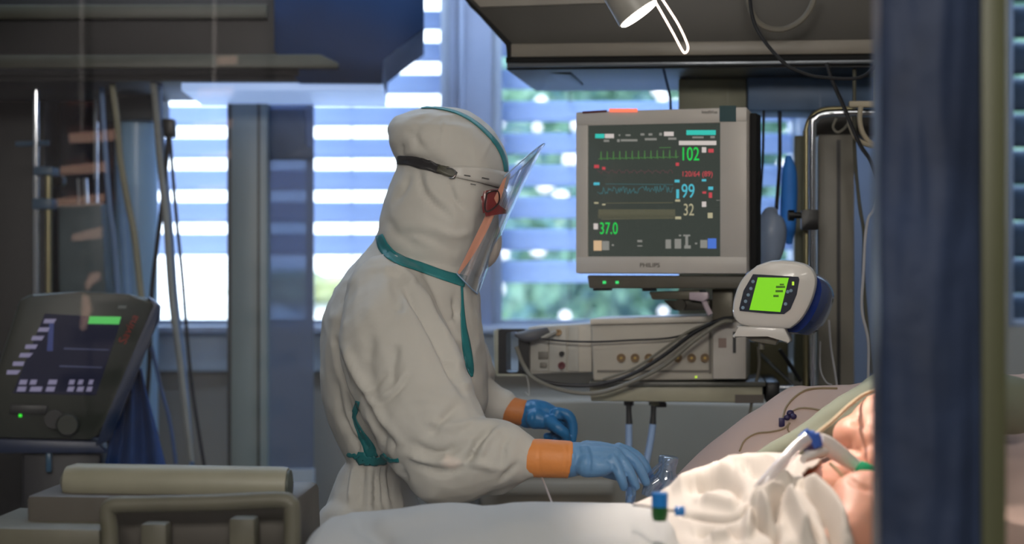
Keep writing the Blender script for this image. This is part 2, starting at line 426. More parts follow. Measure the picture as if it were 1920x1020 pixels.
ub = obj('low_shrubs', bm, mat('lime_leaf', (150, 155, 110), .6, var=.3, vs=3)); ub['kind'] = 'stuff'; tag(ub, 'low yellow green shrubs outdoors below the blind near the nurse back', 'shrubs')
# ================================================================== patient monitor and its mount
MF = Fr(1240, 358, 3.62, 20)
M_bezel = mat('monitor_housing', (200, 195, 189), 0.4, var=0.03)
M_screen = mat('screen_glass', (30, 33, 31), 0.15, emit=(62, 68, 63), es=1.0, var=0.02)
def glow(name, c, s=1.0): return mat(name, tuple(v * .3 for v in c), 0.5, emit=c, es=s, var=0)
G_green = glow('display_green', (20, 222, 84)); G_dgreen = glow('display_dim_green', (78, 128, 70)); G_cyan = glow('display_cyan', (80, 195, 215))
G_dcyan = glow('display_dim_cyan', (62, 112, 118)); G_red = glow('display_red', (205, 70, 80)); G_dred = glow('display_dim_red', (92, 66, 68))
G_white = glow('display_white', (215, 205, 200)); G_dim = glow('display_dim_white', (140, 140, 134)); G_khaki = glow('display_khaki', (185, 178, 145))
G_dk = glow('display_dim_khaki', (108, 104, 80)); G_teal = glow('display_teal', (50, 205, 190)); G_tan = glow('display_tan', (220, 185, 145))
G_blue = glow('display_blue', (75, 120, 215)); G_lamp = glow('alarm_red', (255, 120, 90), 1.6)
mon = thing('patient_monitor', 'large beige bedside monitor showing green 102 and cyan 99 readings', 'monitor', MF.pt(1240, 515, -.1))
bm = newbm(); q = [MF.pt(*p, 0) for p in ((1078, 209), (1402, 199), (1402, 515), (1078, 514))]
hull_prism(bm, q, [p - MF.n * .085 + Vector((0, 0, (-.012 if k < 2 else .012))) for k, p in enumerate(q)], .008, 3)
prism(bm, MF, rect(1092, 222, 1388, 500), -.08, -.15, .02, 3)
obj('housing', bm, M_bezel, mon)
bm = newbm()     # raised frame round the screen
for r_ in (((1080, 211), (1400, 201), (1400, 229), (1080, 236)), ((1080, 481), (1400, 481), (1400, 513), (1080, 512)), ((1080, 232), (1102, 232), (1102, 483), (1080, 483)), ((1350, 228), (1400, 226), (1400, 483), (1350, 483))):
    prism(bm, MF, r_, .006, -.002, .0015)
obj('front_frame', bm, M_bezel, mon)
bm = newbm(); prism(bm, MF, rect(1406, 212, 1418, 505), -.012, -.06, .002); obj('side_grip', bm, M_matblack, mon, 'black side edge of the monitor')
bm = newbm(); prism(bm, MF, rect(1101, 231, 1351, 482), .0015, -.001); scr = obj('screen', bm, M_screen, mon)
def flat(name, rects, m, parent=None, fr=None, d=.0025):
    for r_ in rects:
        bm = newbm(); prism(bm, fr or MF, rect(*r_) if len(r_) == 4 and not isinstance(r_[0], tuple) else r_, d, d - .0006); o = obj(name, bm, m, parent or scr)
    return o
flat('status_bar', [(1116, 251, 1133, 259), (1287, 244, 1342, 253)], G_teal)
flat('status_label', [(1134, 251, 1151, 259), (1245, 247, 1263, 255), (1273, 264, 1343, 272), (1316, 276, 1324, 286), (1113, 419, 1121, 430), (1316, 378, 1324, 388)], G_white)
flat('status_text', [(1160, 252, 1163, 255), (1173, 252, 1182, 255), (1201, 250, 1208, 254), (1216, 250, 1223, 254), (1236, 249, 1241, 254), (1157, 261, 1162, 266), (1164, 261, 1195, 265), (1209, 259, 1231, 263),
                     (1132, 262, 1142, 266), (1253, 258, 1268, 262), (1298, 256, 1319, 259), (1332, 255, 1340, 259), (1343, 375, 1350, 376)], G_dim)
text('heart_rate_reading', '102', MF, 1280, 276, 1311, 301, .0025, G_green, scr)
text('temperature_reading', '37.0', MF, 1125, 417, 1158, 439, .0025, G_green, scr)
text('pressure_reading', '120/64 (89)', MF, 1280, 321, 1336, 334, .0025, G_red, scr)
text('oxygen_reading', '99', MF, 1278, 345, 1302, 371, .0025, G_cyan, scr)
text('breathing_rate_reading', '32', MF, 1282, 382, 1301, 404, .0025, G_khaki, scr)
flat('cyan_mark', [(1265, 337, 1274, 342), (1268, 355, 1273, 372), (1316, 336, 1324, 340), (1328, 350, 1337, 356), (1113, 342, 1124, 347)], G_cyan)
flat('red_mark', [(1328, 279, 1338, 286), (1114, 309, 1123, 315), (1129, 313, 1135, 318), (1267, 305, 1273, 311), (1317, 359, 1324, 363), (1329, 361, 1335, 371)], G_red)
flat('khaki_mark', [(1327, 399, 1336, 409), (1266, 374, 1275, 378), (1266, 406, 1277, 411), (1114, 379, 1122, 382), (1129, 382, 1135, 385)], G_khaki)
flat('softkey', [(1113, 451, 1128, 470)], G_tan); flat('softkey', [(1327, 447, 1343, 466)], G_blue)
flat('softkey', [(1129, 452, 1142, 469), (1313, 450, 1326, 465)], G_dim)
flat('softkey', [(1147, 458, 1151, 461), (1195, 450, 1204, 454), (1195, 460, 1204, 462), (1248, 449, 1258, 466), (1265, 448, 1277, 466), (1281, 440, 1294, 443), (1285, 443, 1290, 460), (1283, 460, 1295, 466), (1303, 455, 1307, 458), (1273, 440, 1277, 443)], G_dim)
random.seed(5)
bm = newbm(); pts = []
for i in range(13):
    x = 1122 + i * 11.7; y = 298 - i * .25; pts += [(x, y), (x + 4, y), (x + 5, y - 14), (x + 5.6, y + 2), (x + 6.2, y), (x + 10, y - 1.5)]
pathw(MF, pts, 1.3, .0027, bm); pathw(MF, [(1236, 277), (1258, 276.5)], 1.2, .0027, bm); obj('heart_trace', bm, G_dgreen, scr, solid=.0004)
bm = newbm(); pts = [(1120 + i * 2.4, 318 + 8 * abs(math.sin(i * .55)) * (1 if i % 2 else .4)) for i in range(60)]; pathw(MF, pts, 1.1, .0027, bm); obj('pressure_trace', bm, G_dred, scr, solid=.0004)
bm = newbm(); pts = [(1120 + i * 1.9, 358 + random.uniform(-7, 7) - i * .05) for i in range(76)]; pathw(MF, pts, 1.0, .0027, bm)
pathw(MF, [(1135, 345), (1262, 346)], .9, .0027, bm); obj('oxygen_trace', bm, G_dcyan, scr, solid=.0004)
bm = newbm(); pts = []
for i in range(48):
    x = 1122 + i * 3; pts += [(x, 410), (x + .6, 393), (x + 2.2, 393), (x + 2.8, 410)]
pathw(MF, pts, .8, .0027, bm); pathw(MF, [(1128, 411), (1262, 409)], 1, .0027, bm); pathw(MF, [(1136, 381), (1262, 380)], 1, .0027, bm); obj('breathing_trace', bm, G_dk, scr, solid=.0004)
flat('alarm_light', [(1142, 203.5, 1195, 210)], G_lamp, mon, d=.0085)
flat('alarm_strip', [((1092, 209), (1138, 206), (1138, 210), (1092, 213))], mat('dark_red_lens', (92, 30, 34), .3), mon, d=.0075)
text('maker_name', 'PHILIPS', MF, 1200, 493, 1237, 501, .007, mat('grey_print', (72, 70, 66), .6), mon)
text('model_name', 'IntelliVue', MF, 1316, 207, 1345, 213, .007, mat('grey_print', (72, 70, 66), .6), mon)
flat('corner_sticker', [(1349, 198, 1380, 228)], mat('dark_teal_sticker', (38, 74, 80), .5, var=.1), mon, d=.0075)
# base bar under the screen with two green lamps
bm = newbm(); prism(bm, MF, [(1100, 516), (1396, 517), (1396, 541), (1104, 541)], -.008, -.09, .004); bb = obj('base_bar', bm, mat('dark_taupe_plastic', (92, 88, 78), .5), mon)
flat('power_lamp', [(1130, 527, 1136, 532)], glow('lamp_green', (60, 230, 120), 1.2), bb, d=-.0065); flat('power_lamp', [(1154, 527, 1160, 532)], glow('lamp_green', (60, 230, 120), 1.2), bb, d=-.0065)
bm = newbm(); prism(bm, MF, rect(1112, 540, 1138, 545), -.02, -.06); prism(bm, MF, rect(1204, 540, 1222, 546), -.02, -.06); obj_each('rubber_foot', bm, M_black, bb)

M_taupe = mat('taupe_metal', (104, 100, 88), .4, metal=.3); M_olive = mat('olive_grey_panel', (160, 160, 138), .5, var=.06)
arm = thing('monitor_mount', 'dark tilting bracket under the large monitor with a pinkish clamp lever', 'bracket', MF.pt(1290, 560, -.06))
bm = newbm(); prism(bm, MF, [(1216, 547), (1312, 544), (1312, 562), (1222, 562)], -.03, -.09, .003); obj('tilt_plate', bm, M_taupe, arm)
bm = newbm(); prism(bm, MF, [(1243, 563), (1330, 562), (1330, 582), (1262, 582)], -.035, -.085, .003); lathe(bm, [(.012, 0), (.012, .012)], MF.pt(1277, 572, -.034), MF.n); obj('slide_block', bm, mat('dark_steel', (70, 68, 62), .4, metal=.5), arm)
bm = newbm(); prism(bm, MF, [(1292, 548), (1327, 548), (1327, 560), (1318, 566), (1292, 562)], -.01, -.03, .002); tube(bm, [MF.pt(1318, 560, -.02), MF.pt(1326, 578, -.02), MF.pt(1332, 590, -.02)], .006, 8); obj('clamp_lever', bm, mat('pinkish_grey_metal', (190, 175, 185), .35), arm, 'pinkish grey clamp lever')
bm = newbm(); prism(bm, MF, rect(1334, 542, 1374, 600), -.05, -.10, .004); obj('upright', bm, M_taupe, arm)

# ================================================================== module rack below
RF = Fr(1160, 660, 3.72, 10)
M_rack = mat('rack_plastic', (192, 186, 174), .45, var=.04); M_rackd = mat('rack_grey_plastic', (112, 108, 100), .5)  # second plastic is the darker grey of trim lines and keys
rack = thing('module_rack', 'long beige measuring module rack with a row of brown round sockets under the monitor', 'medical device', RF.pt(1250, 715, -.1))
bm = newbm(); prism(bm, RF, [(1108, 601), (1374, 593), (1400, 600), (1400, 712), (1112, 714)], 0, -.2, .004, 3); obj('housing', bm, M_rack, rack)
bm = newbm(); prism(bm, RF, [(1106, 598), (1376, 591), (1376, 603), (1106, 609)], .012, -.2, .003); obj('top_lid', bm, mat('rack_lid', (215, 208, 196), .4), rack)
bm = newbm(); prism(bm, RF, rect(1120, 694, 1330, 698), .003, 0); prism(bm, RF, rect(1329, 612, 1334, 700), .004, 0); obj_each('trim_line', bm, M_rackd, rack)
M_sock = mat('brown_socket', (122, 96, 62), .4)
for k, x in enumerate((1165, 1191, 1217, 1271, 1297, 1322)):
    bm = newbm(); o_ = RF.pt(x, 671, 0); lathe(bm, [(.0095, 0), (.0095, .006), (.0065, .006), (.0065, .003)], o_, RF.n); s_ = obj('socket', bm, M_sock, rack)
    bm = newbm(); lathe(bm, [(.003, 0), (.003, .006)], o_, RF.n, 10); obj('socket_pin', bm, mat('brass', (190, 160, 90), .3, metal=.8), s_)
flat('ready_lamp', [(1303, 705, 1307, 709)], glow('lamp_lime', (190, 230, 60), 1.2), rack, RF, .001)
bm = newbm(); prism(bm, RF, rect(1336, 604, 1399, 711), .02, 0, .004); sm = obj('side_module', bm, mat('pale_module', (206, 200, 192), .45), rack)
flat('label_plate', [(1347, 634, 1362, 652)], mat('pinkish_label', (150, 128, 118), .5), sm, RF, .021); flat('slot', [(1374, 622, 1380, 662)], M_dark, sm, RF, .021)
mod = thing('measurement_module', 'narrow grey server module with black handle opening at the end of the rack', 'medical device', RF.pt(1030, 705, -.05))
bm = newbm(); prism(bm, RF, [(990, 613), (1110, 607), (1110, 698), (990, 702)], -.012, -.19, .004); obj('housing', bm, M_rack, mod)
bm = newbm()   # black framed handle with opening
fo = rrect(930, 617, 992, 705, 12); fi = rrect(949, 622, 972, 698, 5)
for a_, b_ in ((0, .0),):
    ov = [bm.verts.new(RF.pt(*p, .01)) for p in fo]; iv = [bm.verts.new(RF.pt(*p, .01)) for p in fi]
    ob = [bm.verts.new(RF.pt(*p, .01) - RF.n * .06) for p in fo]; ib = [bm.verts.new(RF.pt(*p, .01) - RF.n * .06) for p in fi]; n = len(fo)
    for i in range(n):
        j = (i + 1) % n
        bm.faces.new((ov[i], ov[j], iv[j], iv[i])); bm.faces.new((ob[i], ob[j], ib[j], ib[i])); bm.faces.new((ov[i], ov[j], ob[j], ob[i])); bm.faces.new((iv[i], iv[j], ib[j], ib[i]))
obj('handle_frame', bm, M_black, mod, 'black handle frame')
bm = newbm(); prism(bm, RF, [(925, 620), (934, 616), (934, 705), (927, 700)], .012, -.05, .002); prism(bm, RF, rect(930, 701, 990, 706), .012, -.05, .002); obj('handle_rim', bm, mat('pale_rim', (178, 178, 160), .4), mod)
bm = newbm(); prism(bm, RF, rect(992, 616, 1028, 696), -.008, -.012, .001); prism(bm, RF, rect(1030, 613, 1062, 697), -.006, -.012, .001); prism(bm, RF, rect(1065, 612, 1085, 696), -.008, -.012, .001); obj_each('module_face', bm, mat('module_face', (182, 180, 172), .45), mod)
bm = newbm(); prism(bm, RF, rect(1009, 659, 1027, 674), -.004, -.01, .002); prism(bm, RF, rect(1012, 680, 1025, 690), -.004, -.01, .002); obj_each('key', bm, M_rackd, mod)
for y_, r_, m_ in ((663, .0055, M_black), (685, .008, mat('dark_red_socket', (96, 26, 36), .4)), (623, .007, mat('tan_socket', (170, 140, 100), .4))):
    bm = newbm(); x_ = 1054 if y_ > 650 else 1048; lathe(bm, [(r_, 0), (r_, .01), (r_ * .5, .01), (r_ * .5, .004)], RF.pt(x_, y_, -.006), RF.n, 16); obj('socket', bm, m_, mod)
# plug and leads in front of the rack
plug = thing('cable_plug', 'dark grey cable plug lying across the handle of the end module', 'plug', RF.pt(1010, 630, .03))
bm = newbm(); tube(bm, [RF.pt(x, y, d) for x, y, d in ((966, 627, .035), (985, 630, .035), (1005, 627, .03), (1026, 621, .012))], [.004, .0125, .0125, .009], 12); obj('grip', bm, mat('slate_rubber', (92, 94, 100), .5), plug)
bm = newbm(); tube(bm, [RF.pt(1014, 634, .03), RF.pt(1030, 628, .02), RF.pt(1042, 623, .004)], .0045, 8); obj('collar', bm, mat('pale_plug', (165, 165, 160), .4), plug)
def cable(name, label, pts, r, m, cat='cable', n=8, group=None, sub=8):
    bm = newbm(); tube(bm, pts, r, n, sub); return tag(obj(name, bm, m), label, cat, group)
def rp(l, fr=RF): return [fr.pt(x, y, d) for x, y, d in l]
M_cabb = mat('black_cable_rubber', (20, 23, 30), .45); M_cabg = mat('grey_cable_rubber', (120, 118, 108), .5); M_cabo = mat('olive_cable_rubber', (86, 86, 74), .5)
cable('monitor_cable', 'thin black cable sagging along the top of the module rack', rp([(985, 629, .035), (1040, 638, .03), (1110, 641, .03), (1180, 638, .03), (1260, 633, .03), (1320, 614, .04), (1372, 598, .05)]), .0022, M_cabb)
cable('monitor_cable', 'thick black lead looping low in front of the rack toward the green screened device', rp([(975, 690, .03), (1010, 712, .045), (1060, 722, .05), (1120, 721, .05), (1180, 704, .05), (1240, 670, .05), (1300, 625, .05), (1350, 600, .055), (1374, 596, .06)]), .0042, M_cabb)
cable('monitor_cable', 'pale grey lead looping lowest under the rack beside the thick black lead', rp([(968, 650, .03), (982, 685, .035), (1005, 712, .055), (1060, 733, .065), (1120, 737, .065), (1185, 716, .065), (1245, 685, .065), (1300, 640, .065), (1350, 606, .065), (1374, 602, .07)]), .0048, M_cabg)
cable('monitor_cable', 'thin grey lead running just above the thick black lead across the brown sockets', rp([(1130, 712, .04), (1190, 690, .04), (1250, 650, .04), (1300, 617, .045), (1372, 594, .05)]), .003, M_cabg)
cable('sensor_wire', 'thin white wire dropping from the end module handle', rp([(984, 696, .02), (990, 715, .03), (992, 740, .03), (985, 735, .03)]), .0012, mat('white_wire', (190, 188, 180), .5))

# ================================================================== ceiling pendant behind the monitor: column, rails, lower bar
BF = FY(4.0, 6)
pend = thing('supply_column', 'tall olive grey supply column hanging behind the monitor', 'supply column', BF.pt(1336, 620, 0))
bm = newbm(); prism(bm, BF, rect(1272, 112, 1400, 720), 0, -.16, .004); prism(bm, BF, rect(1362, 112, 1366, 560), .002, 0); obj('column', bm, M_olive, pend)
bm = newbm(); prism(bm, BF, rect(1278, 128, 1362, 131), .006, 0, .001); prism(bm, BF, [(1276, 149), (1295, 150), (1290, 160), (1277, 160)], .004, 0); obj('trim_plate', bm, mat('olive_light', (140, 140, 118), .4), pend)
box_ = newbm(); prism(box_, BF, rect(1402, 132, 1670, 207), .03, -.16, .004); prism(box_, BF, rect(1536, 134, 1540, 205), .034, .03)
tag(obj('duct_panel', box_, mat('slate_blue_panel', (95, 124, 160), .45, var=.06)), 'slate blue horizontal duct box above the window beside the olive column', 'duct')
bar = thing('equipment_rail', 'long beige grey horizontal equipment rail below the module rack', 'rail', BF.pt(1300, 745, 0))
bm = newbm(); prism(bm, BF, [(1104, 722), (1430, 722), (1430, 756), (1108, 752)], .26, -.02, .004); obj('rail_body', bm, mat('rail_beige', (176, 172, 150), .45), bar)
bm = newbm(); prism(bm, BF, rect(1104, 716, 1436, 725), .27, -.1, .003); prism(bm, BF, rect(1140, 712, 1180, 718), .05, -.05, .002); prism(bm, BF, rect(1294, 712, 1350, 718), .05, -.05, .002); obj('rail_shelf', bm, mat('dark_shelf', (96, 96, 90), .4), bar)
flat('label_plate', [(1378, 740, 1432, 756)], mat('brown_grey_label', (98, 90, 84), .5), bar, BF, .262)
bm = newbm(); prism(bm, BF, rect(1436, 716, 1462, 756), .25, -.02, .004); obj('rail_end', bm, M_black, bar)
bm = newbm(); prism(bm, BF, rect(1404, 640, 1414, 722), .0, -.05); prism(bm, BF, rect(1414, 640, 1478, 722), -.03, -.05); obj('back_plate', bm, mat('olive_dark_panel', (96, 92, 66), .5), bar)
bm = newbm(); tube(bm, [BF.pt(1405, 727, .09), BF.pt(1560, 727, .09)], .006, 10, 0); tube(bm, [BF.pt(1425, 662, .02), BF.pt(1488, 724, .08)], .004, 8, 0); obj_each('chrome_rod', bm, M_chrome, bar)
bm = newbm(); prism(bm, FY(4.9), [(900, 752), (1110, 752), (1560, 760), (1560, 965), (900, 965)], 0, -.2, .01); prism(bm, FY(4.9), rect(930, 903, 1150, 928), .02, 0, .004)
tag(obj('wall_cabinet', bm, mat('grey_cabinet', (158, 146, 128), .6, var=.08, vs=3)), 'wide plain grey cabinet under the rail behind the gloved hands', 'cabinet')
# big supply tower right of the window
twr = thing('supply_tower', 'wide grey metal tower with a vertical groove beside the chrome drip pole', 'supply column', BF.pt(1560, 740, 0))
bm = newbm(); prism(bm, BF, rect(1534, 252, 1602, 760), .06, -.1, .004); obj('column', bm, mat('tower_grey', (128, 124, 114), .45), twr)
bm = newbm(); prism(bm, BF, rect(1569, 262, 1576, 760), .062, .055); obj('groove', bm, M_black, twr)
bm = newbm(); prism(bm, BF, rect(1530, 205, 1650, 254), .05, -.12, .004); obj('head_box', bm, mat('dark_head', (44, 42, 40), .5), twr)
bm = newbm(); prism(bm, BF, rect(1490, 254, 1510, 715), .02, -.04, .003); obj('side_profile', bm, mat('olive_profile', (88, 90, 72), .5), twr)
bm = newbm(); prism(bm, FY(4.5), rect(1596, -480, 1672, 1490), 0, -.12, .01); tag(obj('blue_grey_panel', bm, mat('blue_grey_panel', (108, 120, 142), .5, var=.1, vs=3)), 'blue grey vertical panel between the grey tower and the navy post', 'panel')
# chrome drip pole
dp = thing('drip_pole', 'chrome drip pole bent at the top with a black clamp', 'pole', BF.pt(1522, 740, .2))
bm = newbm(); c_ = [BF.pt(x, y, .2) for x, y in ((1523, 800), (1523, 500), (1523, 250), (1528, 225), (1545, 214), (1600, 212), (1680, 214))]; tube(bm, c_, .0085, 12, 8); obj('chrome_tube', bm, M_chrome, dp)
bm = newbm(); tube(bm, [BF.pt(1512, 245, .18), BF.pt(1512, 800, .18)], .008, 12, 0); tube(bm, [BF.pt(1511, 245, .18), BF.pt(1520, 222, .18), BF.pt(1545, 206, .18), BF.pt(1600, 204, .18)], .006, 10); obj('brass_tube', bm, mat('dull_brass', (150, 142, 110), .35, metal=.7), dp, 'dull brass inner tube')
bm = newbm(); prism(bm, BF, rrect(1503, 393, 1535, 431, 4), .222, .18, .003); lathe(bm, [(.012, 0), (.012, .012), (.007, .012), (.007, .03)], BF.pt(1478, 404, .2), (1, 0, 0), 16); tube(bm, [BF.pt(1490, 404, .2), BF.pt(1506, 404, .2)], .004, 8, 0); obj('clamp', bm, M_black, dp, 'black screw clamp')
# hooks and white bows near the top of the pole
hk = thing('hose_holder', 'cream hose holder with hanging bows at the top of the drip pole', 'hose holder', BF.pt(1620, 200, .3))
M_hose_c = mat('cream_hose', (178, 168, 146), .5)
bm = newbm(); prism(bm, BF, rect(1592, 189, 1660, 201), .30, .28, .003); prism(bm, BF, rect(1640, 120, 1650, 195), .298, .285); obj('arm', bm, M_hose_c, hk)
for l in ([(1614, 200), (1612, 225), (1618, 250), (1634, 268), (1660, 272)], [(1592, 220), (1596, 240), (1608, 262), (1630, 272), (1655, 275)]):
    bm = newbm(); tube(bm, [BF.pt(x, y, .3) for x, y in l], .0055, 8); obj('bow', bm, M_hose_c, hk)
bm = newbm(); tube(bm, [BF.pt(x, y, .27) for x, y in ((1568, 222), (1562, 238), (1570, 248), (1582, 242), (1590, 232))], .003, 8); obj('hook', bm, M_cabg, hk)
tc_ = lambda l, d=.3: [BF.pt(x, y, d) for x, y in l]
cable('hanging_cable', 'thick black cable running from the ceiling unit down past the chrome pole bend', tc_([(1550, 118), (1560, 150), (1582, 200), (1612, 270), (1632, 300), (1648, 340), (1660, 360)], .33), .0045, M_cabb)
cable('hanging_cable', 'thin dark cable hanging straight down beside the grey tower', tc_([(1602, 120), (1602, 200), (1603, 290), (1611, 380), (1620, 440), (1619, 520), (1625, 600), (1636, 700)], .2), .004, M_cabo)
cable('hanging_cable', 'thin black cable swinging in a flat bow under the ceiling unit', tc_([(1404, -20), (1412, 35), (1432, 75), (1470, 118), (1500, 135), (1540, 145), (1610, 146), (1645, 122), (1660, 110)], .45), .0038, M_cabb)
cable('hanging_cable', 'short thin dark cable crossing the window above the monitor', tc_([(1243, 126), (1249, 150), (1256, 180), (1258, 210)], .2), .003, mat('navy_cable', (28, 52, 84), .5))
cable('clear_tube', 'thin clear tube curving down beside the navy post', tc_([(1662, 274), (1655, 330), (1640, 390), (1628, 410), (1622, 450), (1619, 510), (1616, 580), (1628, 640), (1628, 715)], .35), .003, mat('milky_tube', (190, 190, 195), .3))
cable('clear_tube', 'thin pale tube dangling beneath the blue backed device in front of the grey tower', tc_([(1554, 600), (1558, 650), (1566, 700), (1570, 730)], .3), .0022, mat('milky_tube', (190, 190, 195), .3))
cable('clear_tube', 'thin pale wire hooked below the blue backed device beside the pole', tc_([(1538, 640), (1538, 690), (1548, 715), (1560, 722)], .3), .0016, mat('milky_tube', (190, 190, 195), .3))
cable('hanging_cable', 'slim grey cable hanging from the green screened device down to the rail', tc_([(1422, 650), (1423, 690), (1412, 740), (1404, 790)], .25), .0035, M_cabg)
cable('hanging_cable', 'black diagonal cable under the green screened device', tc_([(1462, 655), (1482, 685), (1502, 715)], .2), .0045, M_cabb)
cable('hanging_cable', 'thin dark grey cable running down behind the monitor edge', tc_([(1432, 207), (1430, 300), (1425, 380), (1422, 430)], .1), .003, M_cabb)
# blue bag and grey reservoir behind the monitor
b1 = newbm(); tube(b1, [BF.pt(1478, 292, .02), BF.pt(1480, 330, .02), BF.pt(1478, 420, .02), BF.pt(1480, 458, .02)], [.006, .018, .018, .006], 14)
tag(obj('blue_bag', b1, mat('bright_blue_cloth', (60, 145, 250), .6, emit=None)), 'bright blue bag hanging in front of the window beside the olive profile', 'bag')
res = thing('breathing_bag', 'grey rounded breathing bag hanging behind the monitor beside the green screened device', 'breathing bag', BF.pt(1445, 500, .12))
bm = newbm(); tube(bm, [BF.pt(x, y, .12) for x, y in ((1454, 390), (1447, 402), (1446, 430), (1444, 470), (1436, 505), (1430, 530))], [.006, .022, .034, .03, .016, .008], 20); obj('bag_body', bm, mat('grey_blue_silicone', (150, 165, 190), .35), res)
bm = newbm(); tube(bm, [BF.pt(1456, 392, .12), BF.pt(1457, 374, .12), BF.pt(1462, 300, .03), BF.pt(1462, 200, .0)], .0045, 10, 6); obj('bag_neck', bm, M_dark, res)

# ================================================================== round device with green screen
DF = Fr(1450, 565, 3.3, 14)
dev = thing('pressure_gauge', 'rounded off-white handheld device with lime green screen and glossy blue back', 'medical device', DF.pt(1450, 640, 0))
front = [(1420, 498), (1448, 489), (1482, 489), (1512, 496), (1527, 510), (1531, 530), (1524, 560), (1508, 592), (1488, 612), (1470, 616), (1400, 611), (1380, 600), (1375, 580), (1380, 550), (1395, 520)]
fsm = [(v.x, v.y) for v in catmull([Vector((a, b, 0)) for a, b in front + front[:1]], 5)][:-1]
cxd, cyd = 1452, 555
bm = newbm(); rings = []
for sc_, d_ in ((.90, .018), (.97, .015), (1.0, .008), (1.005, -.004), (1.0, -.02), (.96, -.034)):
    rings.append([DF.pt(cxd + (x - cxd) * sc_, cyd + (y - cyd) * sc_, 0) + DF.n * d_ for x, y in fsm])
loft(bm, rings); obj('front_shell', bm, mat('off_white_shell', (226, 223, 218), .28, var=.02, coat=.3), dev)
bm = newbm(); rings = []; DB = Fr(1450, 565, 3.3, 14)
for sc_, d_ in ((.93, -.03), (.95, -.05), (.93, -.085), (.85, -.115), (.6, -.135), (.2, -.14)):
    rings.append([DB.pt(cxd + 4 + (x - cxd) * sc_, cyd + 8 + (y - cyd) * sc_, 0) + DF.n * d_ + DF.u * (-d_ * .30) + Vector((0, 0, d_ * .14)) for x, y in fsm])
loft(bm, rings); obj('back_shell', bm, mat('cobalt_gloss', (14, 48, 130), .12, coat=.8, var=.03), dev, 'glossy cobalt blue back shell')
face = [(1412, 514), (1497, 519), (1499, 524), (1494, 552), (1482, 580), (1470, 589), (1440, 588), (1387, 583), (1386, 578), (1394, 545)]
bm = newbm(); prism(bm, DF, face, .0195, .016); fp = obj('key_panel', bm, mat('navy_panel', (22, 30, 52), .3), dev, 'dark navy key panel')
bm = newbm(); prism(bm, DF, [(1421, 520), (1479, 521), (1463, 585), (1405, 581)], .0205, .0195); lcd = obj('lcd_screen', bm, mat('lime_screen', (60, 140, 5), .4, emit=(132, 214, 18), es=.95, var=.02), fp, 'lime green screen')
bm = newbm()
for (x, y) in ((1412, 528), (1408, 541), (1403, 553), (1398, 565), (1393, 577), (1473, 570), (1483, 545), (1477, 547)): lathe(bm, [(.0035, 0), (.003, .0012)], DF.pt(x, y, .0195), DF.n, 12)
obj_each('key', bm, mat('pale_key', (130, 160, 185), .4), fp)
bm = newbm()
for r_ in ((1455, 536, 1472, 540), (1454, 544, 1468, 548), (1462, 532, 1470, 535), (1450, 553, 1460, 557)): prism(bm, DF, rect(*r_), .0212, .0205)
flat('ready_lamp', [(1485, 528, 1489, 535)], glow('lamp_lime', (190, 230, 60), 1.2), fp, DF, .021)
obj_each('screen_digits', bm, mat('dark_green_digits', (80, 140, 16), .5), fp)
bm = newbm(); prism(bm, DF, rrect(1441, 495, 1480, 504, 4), .0165, .012, .001); obj('badge', bm, mat('slate_badge', (84, 92, 104), .4), dev)
bm = newbm(); prism(bm, DF, [(1380, 611), (1470, 612), (1482, 640), (1476, 645), (1460, 634), (1440, 628), (1405, 628), (1376, 634), (1372, 630), (1386, 618)], .012, -.05, .003); obj('stand_foot', bm, mat('off_white_shell', (226, 223, 218), .28), dev)
bm = newbm(); tube(bm, [DF.pt(1428, 625, -.03), DF.pt(1428, 655, -.03)], .006, 10, 0); prism(bm, DF, [(1395, 630), (1460, 632), (1455, 648), (1410, 640)], -.01, -.05, .003); obj('bracket', bm, M_cabg, dev)
bm = newbm(); tube(bm, [DF.pt(1520, 590, -.09), BF.pt(1523, 600, .2)], .012, 12, 0); obj('pole_clamp', bm, M_black, dev)

# ================================================================== ceiling units
UF = Fr(1300, 100, 3.75, 9)
M_unit = mat('unit_dark_panel', (78, 76, 72), .5, var=.06, vs=5); M_lip = mat('unit_lip', (132, 126, 116), .4, var=.03)
un = thing('ceiling_supply_unit', 'big dark grey overhead supply unit with a paler lower lip above the monitor', 'ceiling unit', UF.pt(1300, 60, -.3))
bm = newbm(); prism_local(bm, UF, [(868, -120), (868, -5), (882, 14), (957, 84), (1760, 74), (1760, -120)], 0, -.45, .003); obj('body', bm, M_unit, un)
bm = newbm(); prism_local(bm, UF, [(885, -120), (885, -3), (900, 13), (1180, 4), (1180, -120)], .004, 0); obj('upper_panel', bm, M_lip, un)
bm = newbm(); prism_local(bm, UF, [(957, 82), (1760, 72), (1760, 99), (957, 107)], .03, -.45, .003); obj('lower_lip', bm, M_lip, un)
bm = newbm(); prism_local(bm, UF, [(948, 107), (1760, 98), (1760, 111), (948, 118)], .022, -.45, .002); prism_local(bm, UF, [(866, -6), (874, -6), (958, 80), (958, 110), (950, 110), (950, 84)], .033, -.45, .002); obj_each('black_seal', bm, M_matblack, un)
bm = newbm(); prism_local(bm, UF, [(950, 118), (1760, 111), (1760, 117), (950, 126)], .028, -.45, .002); obj('lamp_rail', bm, mat('rail_metal', (120, 125, 132), .3, metal=.6), un)
bm = newbm(); prism_local(bm, UF, [(950, 126), (1760, 117), (1760, 123), (1660, 125), (950, 131)], .01, -.45, .001); prism_local(bm, UF, [(960, 130), (1070, 132), (1070, 139), (1060, 139)], -.05, -.3, .001); obj_each('under_rail', bm, M_black, un)
bm = newbm()
for x in (1000, 1600): tube(bm, [UF.pt(x, -110, -.2), UF.pt(x, -110, -.2) + Vector((0, 0, .6))], .05, 16, 0)
obj_each('ceiling_tube', bm, M_grey, un)
